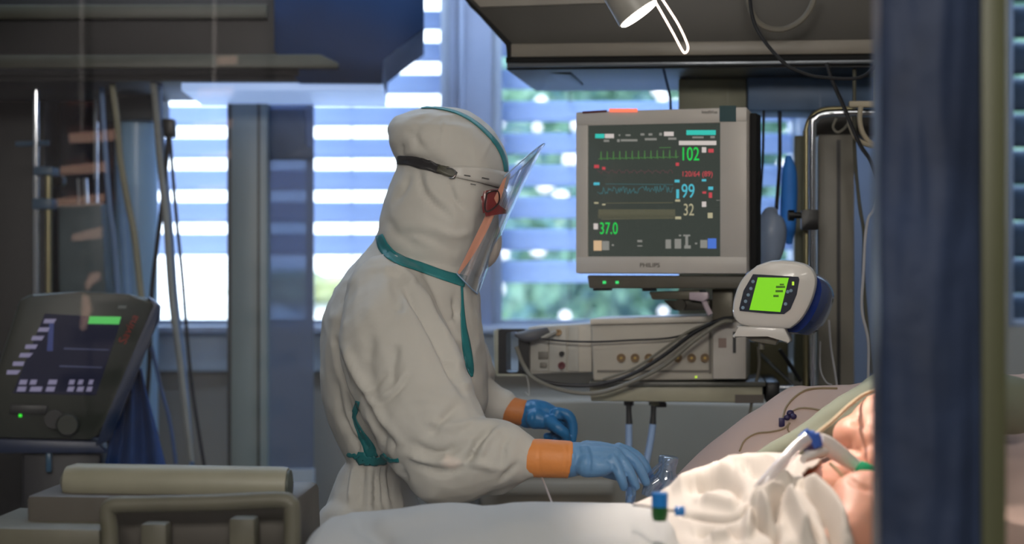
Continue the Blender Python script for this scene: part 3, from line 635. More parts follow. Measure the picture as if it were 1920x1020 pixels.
cable('lamp_cable', 'grey lamp cable hanging in a round bow across the overhead unit', [UF.pt(x, y, .12) for x, y in ((1398, -30), (1405, 10), (1418, 38), (1440, 53), (1470, 55), (1500, 40), (1520, 15), (1532, -20))], .0065, mat('grey_hose', (118, 114, 104), .5))
# left unit
LF = Fr(400, 100, 4.25, -3)
lu = thing('ceiling_supply_unit', 'dark overhead supply unit with a navy blue end section above the tangled hoses', 'ceiling unit', LF.pt(300, 60, -.3))
bm = newbm(); prism_local(bm, LF, [(-250, -150), (520, -150), (520, 100), (560, 152), (-250, 152)], 0, -.5, .003); obj('body', bm, mat('unit_black_panel', (16, 17, 20), .5, var=.1), lu)
bm = newbm(); prism_local(bm, LF, [(514, -150), (795, -150), (795, 55), (717, 111), (717, 155), (560, 154), (514, 95)], .015, -.5, .003); es_ = obj('end_section', bm, mat('navy_gloss_panel', (8, 40, 78), .6, spec=.25, var=.35, vs=2.5), lu, 'glossy navy end section')
bm = newbm(); prism_local(bm, LF, [(-250, 104), (600, 102), (634, 118), (634, 128), (-250, 128)], .03, 0, .002); obj('lower_lip', bm, mat('olive_lip', (52, 52, 40), .45, var=.12), lu)
bm = newbm(); prism_local(bm, LF, [(-250, 10), (500, 8), (500, 34), (-250, 36)], .03, 0, .002); obj('upper_lip', bm, mat('olive_lip', (52, 52, 40), .45), lu)
bm = newbm(); prism_local(bm, LF, [(-250, 128), (560, 128), (560, 142), (-250, 142)], .02, -.01, .001); obj('black_seal', bm, M_matblack, lu)
bm = newbm(); prism_local(bm, LF, [(340, 155), (718, 155), (718, 171), (340, 170)], -.02, -.4, .002); obj('glow_strip', bm, mat('pale_blue_glow', (165, 190, 235), .4, emit=(150, 178, 225), es=.9), lu, 'pale blue strip with added glow along the underside')  # strip given its own glow to read as lit, no known lamp
bm = newbm()
for x in (100, 520): tube(bm, [LF.pt(x, -140, -.2), LF.pt(x, -140, -.2) + Vector((0, 0, .5))], .05, 16, 0)
obj_each('ceiling_tube', bm, M_dark, lu)

# ================================================================== examination lamp
ZL = Fr(1190, 20, 3.05, 0)
lm = thing('examination_lamp', 'small white examination lamp with glowing rim and wire handle above the patient', 'lamp', ZL.pt(1180, -60, 0))
A_ = ZL.pt(1198, 26, 0); axd = Vector((0.57, -.05, -.81)).normalized()
M_lshade = mat('lamp_white_enamel', (150, 148, 142), .35)
bm = newbm(); lathe(bm, [(.012, -.15), (.03, -.12), (.036, -.06), (.0415, -.002), (.039, -.001), (.032, -.06), (.01, -.10)], A_, axd, 32); obj('lamp_shade', bm, M_lshade, lm)
bm = newbm(); lathe(bm, [(.037, -.006), (.0385, .001), (.034, .004), (.001, .005)], A_, axd, 32); obj('light_disc', bm, mat('lamp_glow', (255, 240, 225), .5, emit=(255, 238, 224), es=14, var=0), lm)
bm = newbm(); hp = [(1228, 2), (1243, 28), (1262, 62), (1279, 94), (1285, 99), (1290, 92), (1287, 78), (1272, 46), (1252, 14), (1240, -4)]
tube(bm, [ZL.pt(x, y, .025) for x, y in hp], .0022, 8); obj('wire_handle', bm, mat('wire_added_glow', (250, 240, 230), .3, emit=(255, 225, 210), es=2.2), lm, 'wire handle with the lamp light on it added as glow')  # emission stands in for the lamp's light falling on the wire
bm = newbm(); tube(bm, [A_ - axd * .14, ZL.pt(1130, -130, -.02), ZL.pt(1100, -220, -.1), ZL.pt(1100, -220, -.1) + Vector((0, 0, .75))], .010, 10); obj('lamp_arm', bm, M_lshade, lm)
sp = lamp('examination_light', 'SPOT', A_ + axd * .03, P(1560, 900, 2.62), 50, (1, .85, .73), spot_size=math.radians(56), spot_blend=.55, shadow_soft_size=.03)
# ================================================================== left side of the room
LB = FY(4.6)
def simple(name, label, cat, fn, m, **k):
    bm = newbm(); fn(bm); return tag(obj(name, bm, m, **k), label, cat)
pp = thing('partition_post', 'grey green upright partition post in front of the window', 'post', LB.pt(462, 960, 0))
bm = newbm(); prism(bm, LB, rect(425, -60, 502, 1500), 0, -.07, .006); obj('post', bm, mat('grey_green_post', (128, 142, 145), .4, var=.08, vs=3), pp)
bm = newbm(); prism(bm, LB, rect(427, -60, 433, 1500), .004, 0); prism(bm, LB, rect(483, -60, 487, 1500), .004, 0); obj('groove', bm, M_dark, pp)
gp = thing('glass_partition', 'tinted smoky glass partition panel beside the grey green post', 'glass partition', LB.pt(545, 960, -.03))
bm = newbm(); prism(bm, LB, rect(503, 160, 588, 900), -.03, -.036); obj('pane', bm, clear_mat('smoked_glass', (150, 165, 190), .02, .05, .5, (150, 165, 190)), gp)
bm = newbm(); prism(bm, LB, rect(503, 880, 588, 1500), -.02, -.05); obj('lower_panel', bm, M_sillw, gp)
bm = newbm(); prism(bm, LB, rect(503, 150, 588, 160), -.02, -.045); obj('top_rail', bm, M_frame, gp)
simple('wall_box', 'dark slate box on the glass partition behind the nurse', 'box', lambda b: prism(b, LB, [(498, 205), (572, 205), (572, 276), (588, 278), (588, 300), (498, 300)], -.02, -.028, .002), mat('dark_slate', (62, 80, 104), .5, var=.15))
# curtain-like round column
cu = thing('round_column', 'blue grey round column behind the hanging hoses', 'column', LB.pt(262, 900, 0))
bm = newbm(); c_ = LB.pt(256, 1500, -.1); c_.z = 0; lathe(bm, [(.058, 0), (.058, 2.1)], c_, (0, 0, 1), 32); obj('shaft', bm, mat('blue_grey_column', (160, 200, 235), .3, var=.1, vs=2), cu)
bm = newbm(); prism(bm, LB, rect(196, 155, 290, 224), 0, -.2, .004); obj('head', bm, mat('dark_green_grey', (46, 54, 56), .5), cu)
simple('dark_cabinet', 'tall dark equipment cabinet at the frame edge behind the ventilator', 'cabinet', lambda b: prism(b, FY(4.7), rect(-260, 150, 84, 1500), 0, -.25, .006), mat('near_black_cabinet', (12, 15, 18), .5))
# tinted glass screen through which the blind shows dimly
simple('tinted_screen', 'dark tinted glass screen between the dark cabinet and the round column', 'glass partition', lambda b: prism(b, FY(4.85), rect(86, 150, 232, 900), 0, -.006), clear_mat('dark_tint', (96, 70, 62), .015, .08, .5, (42, 52, 66)))
tp = thing('infusion_stand', 'slim chrome stand with crossbar in front of the tinted screen', 'stand', LB.pt(68, 900, .2))
bm = newbm(); tube(bm, [LB.pt(68, 165, .25), LB.pt(68, 320, .25), LB.pt(70, 1500, .25)], .008, 10, 0); obj('pole', bm, M_chrome, tp)
bm = newbm(); tube(bm, [LB.pt(91, 318, .25), LB.pt(91, 600, .25)], .009, 10, 0); obj('side_tube', bm, mat('dull_brass', (150, 142, 110), .35, metal=.7), tp)
bm = newbm(); tube(bm, [LB.pt(30, 270, .25), LB.pt(92, 268, .25)], .007, 8, 0); prism(bm, LB, rect(62, 312, 98, 328), .27, .2, .003); prism(bm, LB, rect(60, 372, 96, 392), .27, .2, .003); obj_each('crossbar', bm, mat('slate_bar', (70, 95, 120), .4), tp)
for (x, y, w_, h_, nm, lab, m_) in ((112, 300, 22, 26, 'knob_unit', 'dark round knob unit on the tinted screen above the pale box', M_black), ):
    simple(nm, lab, 'knob', lambda b: lathe(b, [(.018, 0), (.018, .03), (.012, .035)], LB.pt(x, y + 40, .05), (0, -1, 0)), m_)
pb = thing('infusion_pump', 'grey green infusion pump housing hanging left of the round column', 'pump', LB.pt(150, 540, .1))
bm = newbm(); prism(bm, LB, [(108, 385), (190, 380), (200, 560), (110, 560)], .12, .02, .006); obj('housing', bm, mat('grey_green_box', (84, 98, 104), .5, var=.1), pb)
bm = newbm(); tube(bm, [LB.pt(150, 385, .08), LB.pt(148, 335, .08)], .006, 8, 0); tube(bm, [LB.pt(162, 385, .08), LB.pt(160, 335, .08)], .006, 8, 0); tube(bm, [LB.pt(180, 390, .06), LB.pt(180, 150, .06)], .006, 8, 0); obj_each('prong', bm, M_chrome, pb)
H = lambda l, d=0, fr=LB: [fr.pt(x, y, d) for x, y in l]
M_oh = mat('olive_hose', (140, 138, 118), .5); M_bh = mat('blue_grey_hose', (110, 140, 185), .4); M_gh = mat('grey_green_hose', (135, 138, 136), .5)
cable('air_hose', 'olive hose hanging farthest out in front of the blue grey column', H([(208, 20), (208, 90), (210, 150), (220, 230), (226, 300), (240, 380), (252, 440), (262, 530), (270, 600)], .3), .0085, M_oh, 'hose')
cable('air_hose', 'light grey hose hanging from the overhead unit and crossing the blue column edge', H([(296, -10), (288, 60), (286, 130), (292, 200), (300, 300), (312, 420), (322, 560), (340, 700), (358, 865)], .32), .0085, M_gh, 'hose')
cable('air_hose', 'pale blue hose close beside the light grey hose', H([(300, 150), (302, 230), (312, 340), (322, 450), (330, 560), (345, 690), (362, 900)], .27), .006, M_bh, 'hose')
cable('air_hose', 'pale blue hose slanting behind the olive hose', H([(190, 155), (196, 260), (205, 380), (214, 450), (222, 560)], .22), .007, M_bh, 'hose')
cable('air_hose', 'broad blue hose between the olive hose and the round column', H([(226, 310), (232, 420), (238, 520), (240, 600)], .2), .012, mat('light_blue_hose', (120, 158, 205), .35), 'hose')
cable('power_cable', 'black cable hanging down beside the hoses to the ventilator', H([(318, 225), (312, 300), (302, 400), (292, 480), (284, 560), (280, 680), (272, 800)], .28), .006, M_cabb)
cable('power_cable', 'black cable slanting down toward the cart from the dark connector', H([(318, 250), (330, 400), (342, 520), (350, 620), (362, 740), (384, 880)], .28), .0045, M_cabb)
cable('power_cable', 'slate blue cable bowing down right beside the ventilator', H([(284, 650), (300, 720), (318, 790), (330, 870)], .3), .005, mat('slate_cable', (70, 95, 140), .5))
simple('connector_block', 'black hose connector hanging under the left overhead unit', 'connector', lambda b: prism(b, LB, [(303, 222), (325, 222), (326, 256), (308, 258)], .3, .26, .004), M_black)
# ventilator with tilted screen
VF = Fr(140, 690, 3.9, -10)
M_vent = mat('ventilator_housing', (50, 55, 50), .45, var=.05); M_ventb = mat('ventilator_blue', (22, 42, 76), .4)
ve = thing('ventilator', 'dark breathing machine with tilted screen, green status bar and red lettering', 'ventilator', VF.pt(140, 1000, -.1))
outl = [(36, 562), (60, 551), (150, 547), (240, 552), (278, 560), (292, 572), (250, 665), (200, 790), (190, 812), (170, 826), (-10, 822), (-40, 800)]
bm = newbm(); prism_local(bm, VF, outl, 0, -.07, .008); obj('screen_housing', bm, M_vent, ve)
bm = newbm(); prism_local(bm, VF, [(276, 556), (300, 574), (298, 600), (285, 628), (225, 780), (205, 826), (178, 838), (192, 800), (250, 660), (290, 575)], .004, -.10, .004); prism_local(bm, VF, [(-40, 822), (180, 828), (200, 850), (-40, 850)], .0, -.09, .003); obj('side_shell', bm, M_ventb, ve, 'dark blue side shell')
bm = newbm(); prism_local(bm, VF, [(84, 588), (229, 596), (180, 741), (24, 737)], .002, -.002); vs_ = obj('screen', bm, mat('vent_screen', (10, 14, 28), .2, emit=(17, 19, 36), es=1.0, var=.1), ve)
flat('status_bar', [((168, 593), (227, 594), (223, 608), (165, 607))], glow('display_bar_green', (80, 190, 90)), vs_, VF, .003)
random.seed(11)
flat('value_column', [((84 - i * 11.5 + random.uniform(-2, 2), 598 + i * 16), (104 - i * 11.5 + random.uniform(-3, 6), 598 + i * 16), (101 - i * 11.5, 606 + i * 16), (81 - i * 11.5, 606 + i * 16)) for i in range(7)], glow('display_lilac', (118, 114, 142)), vs_, VF, .003)
flat('value_row', [((x, 712 + (k % 2) * 13), (x + w_, 712 + (k % 2) * 13), (x + w_ - 3, 721 + (k % 2) * 13), (x - 3, 721 + (k % 2) * 13)) for k, (x, w_) in enumerate(((38, 14), (34, 16), (58, 12), (58, 22), (92, 16), (88, 16), (131, 10), (128, 12), (148, 9), (146, 12), (168, 8), (164, 10)))], glow('display_lilac', (118, 114, 142)), vs_, VF, .003)
flat('blue_panel', [((92, 606), (101, 606), (99, 658), (88, 658))], glow('display_navy', (38, 50, 100)), vs_, VF, .0028)
flat('trace_band', [((120, 652), (205, 655), (204, 657), (119, 655)), ((112, 685), (192, 688), (191, 690), (111, 688))], glow('display_slate', (48, 54, 82)), vs_, VF, .0028)
tx = text('red_lettering', 'Savina', Fr(140, 690, 3.9, -10), 0, 0, 58, 14, 0, mat('red_print', (150, 45, 35), .5), ve)
A0 = VF.pt(221, 640, .002); U0 = (VF.pt(248, 588, .002) - A0); W0 = (VF.pt(236, 646, .002) - VF.pt(222, 640, .002))
mn = VF.pt(0, 14, 0); ux_ = VF.pt(58, 14, 0) - mn; uy_ = VF.pt(0, 0, 0) - mn
for v in tx.data.vertices:
    r_ = v.co - mn; a_ = r_.dot(ux_) / ux_.length_squared; b_ = r_.dot(uy_) / uy_.length_squared; v.co = A0 + U0 * a_ - W0 * (b_ - 1) + VF.n * .001
bm = newbm(); prism_local(bm, VF, [(222, 573), (238, 573), (236, 579), (220, 579)], .003, 0, .001); obj('small_badge', bm, mat('grey_badge', (110, 118, 118), .5), ve)
bm = newbm(); lathe(bm, [(.026, 0), (.026, .02), (.022, .028)], VF.pt(128, 795, 0), VF.n); obj('rotary_knob', bm, mat('knob_grey', (66, 70, 66), .35), ve)
bm = newbm(); lathe(bm, [(.022, 0), (.022, .018)], VF.pt(103, 785, 0), VF.n); prism_local(bm, VF, [(20, 758), (90, 760), (86, 778), (16, 776)], .008, 0, .003); obj('key_row', bm, M_dark, ve)
flat('status_lamp', [(35, 774, 41, 782)], glow('lamp_green_bright', (40, 210, 40), 1.5), ve, VF, .004)
bm = newbm(); prism_local(bm, VF, [(40, 850), (190, 850), (190, 1500), (40, 1500)], -.02, -.3, .01); obj('body', bm, mat('vent_body', (20, 24, 34), .5), ve)
bm = newbm(); c_ = VF.pt(91, 880, .0); prism_local(bm, VF, [(86, 850), (96, 850), (96, 885), (86, 885)], .01, -.02, .002); obj('hose_port', bm, mat('teal_port', (50, 90, 120), .3), ve)
# blue drape hanging from the ventilator
def dr(u, v):
    xl = 205 - 35 * u * 0 ; x = (222 - 30 * v) + u * (40 + 78 * v); y = 700 + 190 * v - 6 * u * (1 - v)
    return VF.pt(x, y, 0) + VF.n * (-.09 + .018 * math.sin(u * 14 + v * 2))
bm = newbm(); grid(bm, dr, 30, 20); tag(obj('blue_drape', bm, mat('royal_blue_cloth', (22, 62, 120), .8, bump=.3, bs=80), solid=.004), 'dark blue cloth hanging behind the ventilator above the roll', 'cloth')
# ================================================================== cart in the lower left
KF = Fr(300, 950, 2.75, 3)
ct = thing('equipment_cart', 'out of focus beige cart with a padded push rail at the lower left corner', 'cart', (KF.pt(300, 1000, 0).x, 2.85, 0))
M_cart = mat('cart_beige', (88, 84, 78), .5, var=.05); M_padc = mat('cart_pad', (104, 102, 88), .5)
bm = newbm(); prism(bm, KF, [(48, 928), (555, 935), (560, 1060), (50, 1060)], -.05, -.28, .01); bm2 = bm; prism(bm, KF, rect(48, 1040, 570, 1700), -.06, -.28, .01); obj('body', bm, M_cart, ct)
bm = newbm(); tube(bm, [KF.pt(x, y, .03) for x, y in ((208, 1100), (206, 1000), (202, 962), (214, 948), (260, 946), (400, 943), (520, 938), (542, 944), (548, 965), (548, 1100))], .014, 14, 6); obj('push_rail', bm, M_padc, ct)
bm = newbm(); prism(bm, KF, [(-60, 988), (188, 992), (188, 1050), (-60, 1050)], .03, -.2, .008); obj('side_tray', bm, M_padc, ct)
bm = newbm(); prism(bm, KF, rect(262, 982, 312, 1060), .0, -.04, .006); prism(bm, KF, rect(428, 972, 478, 1060), .0, -.04, .006); obj_each('bracket', bm, M_padc, ct)
bm = newbm()
for x in (80, 520): lathe(bm, [(.001, -.012), (.05, -.012), (.05, .012), (.001, .012)], (KF.pt(x, 900, 0).x, KF.pt(x, 900, 0).y + .1, .05), (1, 0, 0)); 
obj_each('caster', bm, M_black, ct)
rl = thing('cream_roll', 'cream padded roll lying along the top of the beige cart', 'roll', KF.pt(330, 930, -.1))
bm = newbm(); a_, b_ = KF.pt(130, 903, -.11), KF.pt(540, 910, -.11); d_ = (b_ - a_).normalized(); L_ = (b_ - a_).length
lathe(bm, [(.012, -.012), (.026, -.004), (.031, .012), (.031, L_ - .008), (.029, L_)], a_, d_, 32); obj('roll_body', bm, mat('cream_vinyl', (150, 148, 130), .45, var=.05), rl)
bm = newbm(); lathe(bm, [(.026, L_ - .004), (.026, L_ + .004), (.018, L_ + .006)], a_, d_, 32); obj('roll_end', bm, mat('dark_green_grey_end', (70, 78, 70), .5), rl, 'dark green grey end cap')
# ================================================================== navy post at the right edge of the picture
NF = Fr(1745, 510, 1.95, 0)
M_navy = mat('navy_plastic_cover', (44, 56, 82), .6, spec=.3, var=.3, vs=7, bump=.5, bs=9, bdist=.02)
np_ = thing('navy_post', 'broad dark navy plastic covered post in the foreground hiding part of the patient', 'post', (NF.pt(1745, 510, 0).x, 2.0, 0))
bm = newbm(); q = [NF.pt(x, 510, 0) for x in (1656, 1838)]; x0_, x1_ = q[0].x, q[1].x
def nv(u, v):
    a = u * math.pi; xx = x0_ + (x1_ - x0_) * u; z = v * ZC
    return Vector((xx - .006 * (1 - v) * (1 - u), 1.95 - .018 * math.sin(a) + .004 * noise.noise(Vector((u * 6, z * 7, 1))), z))
grid(bm, nv, 40, 200); obj('cover', bm, M_navy, np_, ang=80, solid=.003)
bm = newbm(); box(bm, x0_ + .004, x1_ - .002, 1.955, 2.03, 0, ZC - .002); obj('core', bm, M_ventb, np_)
bm = newbm(); gxs = [NF.pt(x, 510, 0).x for x in (1841, 1889)]; box(bm, gxs[0], gxs[1], 1.95, 2.03, 0, ZC - .002, .004)
tag(obj('olive_post', bm, mat('olive_post', (86, 88, 64), .45, var=.1, vs=3)), 'narrow olive grey upright profile right beside the navy post', 'post')
# ================================================================== glass pane of the partition the room is seen through, and the sunlit blind behind the camera that it mirrors
YG = 1.5
gpn = thing('viewing_pane', 'large clear glass pane in front of the whole scene, faintly mirroring sunlit slats', 'glass pane', (0, YG, 0))
bm = newbm(); box(bm, -1.6, 1.6, YG, YG + .006, .03, ZC - .002)
gm = bpy.data.materials.new('pane_glass'); gm.use_nodes = True; t = gm.node_tree; t.nodes.clear()
o_ = t.nodes.new('ShaderNodeOutputMaterial'); tr = t.nodes.new('ShaderNodeBsdfTransparent'); gl = t.nodes.new('ShaderNodeBsdfGlossy'); mx = t.nodes.new('ShaderNodeMixShader')
gl.inputs['Roughness'].default_value = 0.0; gl.inputs[0].default_value = (.4, .4, .4, 1); mx.inputs[0].default_value = .10
t.links.new(tr.outputs[0], mx.inputs[1]); t.links.new(gl.outputs[0], mx.inputs[2]); t.links.new(mx.outputs[0], o_.inputs[0])
obj('pane', bm, gm, gpn)
bm = newbm(); box(bm, -1.6, 1.6, YG - .02, YG + .026, 0, .03); obj('sill_profile', bm, M_frame, gpn)
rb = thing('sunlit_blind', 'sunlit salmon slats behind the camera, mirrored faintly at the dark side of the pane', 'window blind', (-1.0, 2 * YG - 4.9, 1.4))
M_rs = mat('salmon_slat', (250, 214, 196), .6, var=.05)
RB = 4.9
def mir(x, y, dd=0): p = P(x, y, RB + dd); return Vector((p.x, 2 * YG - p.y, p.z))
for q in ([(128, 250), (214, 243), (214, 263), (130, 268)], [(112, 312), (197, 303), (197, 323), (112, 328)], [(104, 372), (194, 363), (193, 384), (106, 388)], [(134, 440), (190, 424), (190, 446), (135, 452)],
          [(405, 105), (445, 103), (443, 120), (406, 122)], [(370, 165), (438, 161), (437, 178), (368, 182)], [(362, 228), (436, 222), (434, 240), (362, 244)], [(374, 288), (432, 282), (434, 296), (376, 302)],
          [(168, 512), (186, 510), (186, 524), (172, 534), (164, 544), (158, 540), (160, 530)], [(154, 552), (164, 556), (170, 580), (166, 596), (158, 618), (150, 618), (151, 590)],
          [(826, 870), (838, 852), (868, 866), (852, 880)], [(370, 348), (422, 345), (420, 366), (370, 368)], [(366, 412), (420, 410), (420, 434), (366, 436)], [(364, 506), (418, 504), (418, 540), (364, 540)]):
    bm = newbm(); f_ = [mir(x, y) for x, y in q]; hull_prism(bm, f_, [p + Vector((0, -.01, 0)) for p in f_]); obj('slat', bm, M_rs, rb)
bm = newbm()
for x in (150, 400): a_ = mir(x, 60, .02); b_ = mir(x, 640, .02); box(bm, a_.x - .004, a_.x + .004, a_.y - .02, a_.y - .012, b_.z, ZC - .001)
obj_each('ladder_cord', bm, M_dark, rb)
lamp('blind_sun_fill', 'SPOT', (-.9, -.4, 2.7), (-1.0, 2 * YG - 4.9, 1.62), 1300, (1, .88, .80), spot_size=math.radians(62), spot_blend=.3, shadow_soft_size=.02)  # added spot in place of sunlight on the mirrored slats
# ================================================================== nurse in protective suit
M_suit = mat('white_coverall_fabric', (200, 197, 190), .75, var=.03, vs=6, bump=.35, bs=30, sss=0, bdist=.004)
M_teal = mat('teal_seam_tape', (0, 122, 128), .5, var=.06, vs=30)
M_skin = mat('skin', (205, 150, 125), .5, var=.06, vs=14, sss=.12)
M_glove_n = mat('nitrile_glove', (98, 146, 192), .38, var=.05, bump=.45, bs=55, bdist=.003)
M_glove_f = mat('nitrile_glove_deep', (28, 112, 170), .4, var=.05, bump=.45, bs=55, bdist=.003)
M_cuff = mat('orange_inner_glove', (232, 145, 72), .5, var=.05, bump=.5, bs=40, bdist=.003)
def chain(bm, pts, rs, n=14, smooth=5):
    tube(bm, pts, rs, n, smooth); ellipsoid(bm, pts[0], (rs[0],) * 3, 12); ellipsoid(bm, pts[-1], (rs[-1],) * 3, 12)
def px3(l): return [P(*p) for p in l]
def slices(bm, rows, Yc, e=2.2, n=36):
    rings = []
    for py, L, R, ry in rows:
        a, b = P(L, py, Yc), P(R, py, Yc); rings.append(ellipse_ring(((a.x + b.x) / 2, Yc, a.z), (b.x - a.x) / 2, ry, n, e))
    loft(bm, rings)
person = thing('person', 'standing person in white hooded coverall and clear face shield reaching toward the patient', 'person', (P(690, 0, 3.4).x, 3.4, 0))
# the body under the suit: one continuous skin
hipx = P(690, 0, 3.4).x
def zpy(py, Y=3.4): return EYE - (py - CY) / F * Y
bm = newbm()
slices(bm, [(505, 740, 870, .055), (545, 690, 870, .12), (600, 650, 868, .15), (720, 640, 860, .14), (860, 665, 760, .12), (980, 650, 765, .14), (1060, 655, 760, .15)], 3.4, 2)
slices(bm, [(232, 790, 880, .04), (260, 765, 915, .065), (320, 755, 930, .078), (380, 765, 925, .074), (430, 775, 915, .066), (480, 790, 905, .05), (520, 770, 860, .05), (560, 760, 850, .06)], 3.38, 2)
ellipsoid(bm, P(918, 415, 3.38), (.013, .014, .022), 12); ellipsoid(bm, P(905, 345, 3.38), (.02, .05, .012), 12)      # nose, brow
ellipsoid(bm, P(845, 395, 3.305), (.018, .01, .03), 12); ellipsoid(bm, P(905, 460, 3.38), (.014, .025, .009), 12); ellipsoid(bm, P(898, 495, 3.38), (.02, .025, .016), 12)  # ear, lips, chin
chain(bm, px3([(735, 580, 3.27), (775, 730, 3.18), (840, 862, 3.12), (940, 860, 3.07), (1020, 860, 3.05), (1100, 862, 3.05)]), [.06, .05, .042, .034, .027, .026])
chain(bm, px3([(790, 590, 3.53), (850, 715, 3.57), (900, 757, 3.56), (960, 770, 3.54), (1010, 780, 3.53)]), [.06, .045, .038, .028, .026])
for yy in (3.31, 3.49): chain(bm, [(hipx, yy, .82), (hipx + .02, yy, .45), (hipx, yy, .10)], [.085, .06, .042]); ellipsoid(bm, (hipx + .06, yy, .05), (.12, .045, .045), 14)
obj('body', blob(bm, .009, 4), M_skin, person)
# coverall with hood
bm = newbm()
slices(bm, [(430, 712, 880, .09), (455, 704, 885, .10), (480, 680, 890, .115), (510, 652, 896, .145), (545, 628, 898, .18), (590, 609, 903, .195), (640, 602, 908, .2), (700, 603, 913, .195), (750, 608, 914, .19), (790, 618, 900, .18),
            (825, 633, 850, .165), (850, 648, 790, .15), (862, 654, 768, .142), (880, 640, 766, .15), (910, 627, 772, .16), (950, 615, 784, .17), (1010, 607, 796, .18), (1080, 612, 790, .175)], 3.4, 2.2)
slices(bm, [(203, 800, 850, .02), (209, 770, 878, .045), (222, 738, 903, .075), (243, 727, 925, .098), (268, 730, 942, .11), (290, 741, 950, .112), (305, 748, 953, .109), (322, 745, 954, .11), (345, 734, 948, .114), (375, 723, 934, .118), (410, 714, 920, .12),
            (445, 711, 908, .118), (480, 716, 894, .112), (510, 735, 880, .10), (532, 765, 868, .08)], 3.38, 2.25, 40)
chain(bm, px3([(725, 560, 3.25), (740, 640, 3.195), (772, 725, 3.16), (815, 810, 3.12), (845, 862, 3.10)]), [.082, .104, .106, .098, .084], 20)
chain(bm, px3([(838, 868, 3.10), (895, 860, 3.08), (945, 854, 3.07), (978, 856, 3.065), (1000, 859, 3.06)]), [.078, .074, .060, .046, .034], 20)
chain(bm, px3([(822, 905, 3.12), (880, 915, 3.1), (925, 912, 3.09), (962, 895, 3.08)]), [.018, .022, .022, .014], 12)
chain(bm, px3([(780, 580, 3.54), (845, 690, 3.58), (880, 748, 3.57), (912, 757, 3.555), (936, 763, 3.55)]), [.085, .085, .070, .050, .038], 16)
for yy in (3.305, 3.495): chain(bm, [(hipx, yy, .86), (hipx + .02, yy, .45), (hipx, yy, .13)], [.115, .092, .075], 16)
me = blob(bm, .0058, 3)
random.seed(21)
def crumple(me, amp, s, st=(1, 1, 1)):
    co, no = arrays(me)
    d = np.array([(abs(noise.noise(Vector((c[0] * s * st[0], c[1] * s * st[1], c[2] * s * st[2])) + Vector((0, 0, noise.noise(Vector(c * 4)) * 1.5)))) - .25) for c in co])
    co = co + no * (d * -amp)[:, None]; me.vertices.foreach_set('co', co.ravel()); me.update()
crumple(me, .011, 7, (1.3, 1, .7)); crumple(me, .004, 17)
cre = [([(628, 640), (650, 705), (688, 770), (735, 835)], 9, -.012), ([(640, 632), (668, 700), (706, 765), (752, 828)], 9, .007),
       ([(748, 520), (785, 570), (822, 640), (868, 735)], 10, -.014), ([(770, 530), (800, 560), (838, 630), (880, 720)], 8, .010), ([(800, 545), (840, 610), (880, 690), (905, 745)], 8, -.008),
       ([(735, 520), (748, 555), (742, 590)], 12, -.007), ([(728, 500), (760, 512), (782, 540)], 9, .006),
       ([(850, 560), (858, 590), (848, 600)], 5, -.006), ([(745, 640), (736, 690), (738, 730)], 10, -.005),
       ([(690, 770), (740, 735), (770, 700)], 7, -.005), ([(700, 760), (745, 722), (765, 690)], 7, .004), ([(680, 745), (730, 690)], 8, -.004),
       ([(770, 830), (815, 850), (870, 835)], 9, -.007), ([(760, 850), (810, 868), (850, 860)], 7, .005), ([(775, 868), (830, 885), (872, 868), (892, 832)], 8, -.007), ([(925, 798), (902, 822), (885, 850), (880, 870)], 8, -.008), ([(942, 800), (915, 828), (895, 862)], 7, .006),
       ([(800, 790), (850, 800), (890, 790)], 9, .005), ([(835, 880), (880, 868), (940, 880)], 8, .006), ([(960, 812), (945, 835), (940, 880)], 6, -.005), ([(970, 870), (940, 900)], 6, -.006),
       ([(860, 760), (828, 790), (800, 820)], 9, -.006), ([(700, 620), (690, 680), (700, 730)], 14, -.004),
       ([(785, 320), (792, 355), (812, 380), (845, 408)], 6, -.005), ([(842, 345), (852, 372), (872, 398)], 6, -.005), ([(800, 320), (806, 350), (830, 380)], 8, .004), ([(720, 400), (745, 440), (790, 465)], 10, -.003),
       ([(828, 275), (832, 235), (828, 215)], 4, .0025), ([(755, 270), (752, 285), (758, 292)], 5, -.004), ([(900, 300), (920, 262), (932, 240)], 4, .002), ([(870, 240), (880, 270), (878, 300)], 8, -.002), ([(785, 290), (780, 250), (790, 225)], 8, -.002),
       ([(755, 240), (775, 255), (800, 285)], 6, -.002), ([(738, 380), (760, 350), (768, 325)], 7, -.003), ([(735, 440), (790, 440), (850, 470)], 9, -.003), ([(800, 420), (850, 440), (890, 430)], 9, .003),
       ([(640, 780), (655, 810), (672, 838)], 6, -.006), ([(650, 740), (660, 790), (690, 845)], 5, -.006), ([(625, 700), (635, 760), (650, 820)], 8, -.004),
       ([(748, 300), (790, 300), (845, 318)], 8, -.004)]
for x in (668, 682, 694, 705, 716, 729, 742, 754): cre.append(([(x, 872), (x + (x - 700) * .18, 905), (x + (x - 700) * .3, 940 + random.uniform(0, 40))], random.uniform(3.5, 6), random.choice((-.007, -.005, .005))))
for x in (672, 690, 706, 722, 738): cre.append(([(x, 848), (x - 4, 820)], 4, -.004))
folds(me, [(a, b * .85, c * 1.7) for a, b, c in cre], .0045, 9)
obj('coverall', me, M_suit, person)
bv = bvh_of(me)
def tape(name, pts, w, lab=None, off=.0018, m=M_teal, th=.001, **k):
    bm = band(bv, pts, w, off, **k); return obj(name, bm, m, person, lab, ang=60, solid=th)
tape('neck_tape', [(712, 441), (722, 466), (745, 485), (790, 502), (835, 518), (872, 528)], [14, 22, 20, 18, 18, 22], 'teal seam tape')
tape('hood_tape', [(790, 203), (815, 203), (850, 210), (880, 224), (905, 243), (930, 270), (944, 298), (948, 322)], [3, 4, 5, 6, 7, 8, 8, 7], 'teal seam tape')
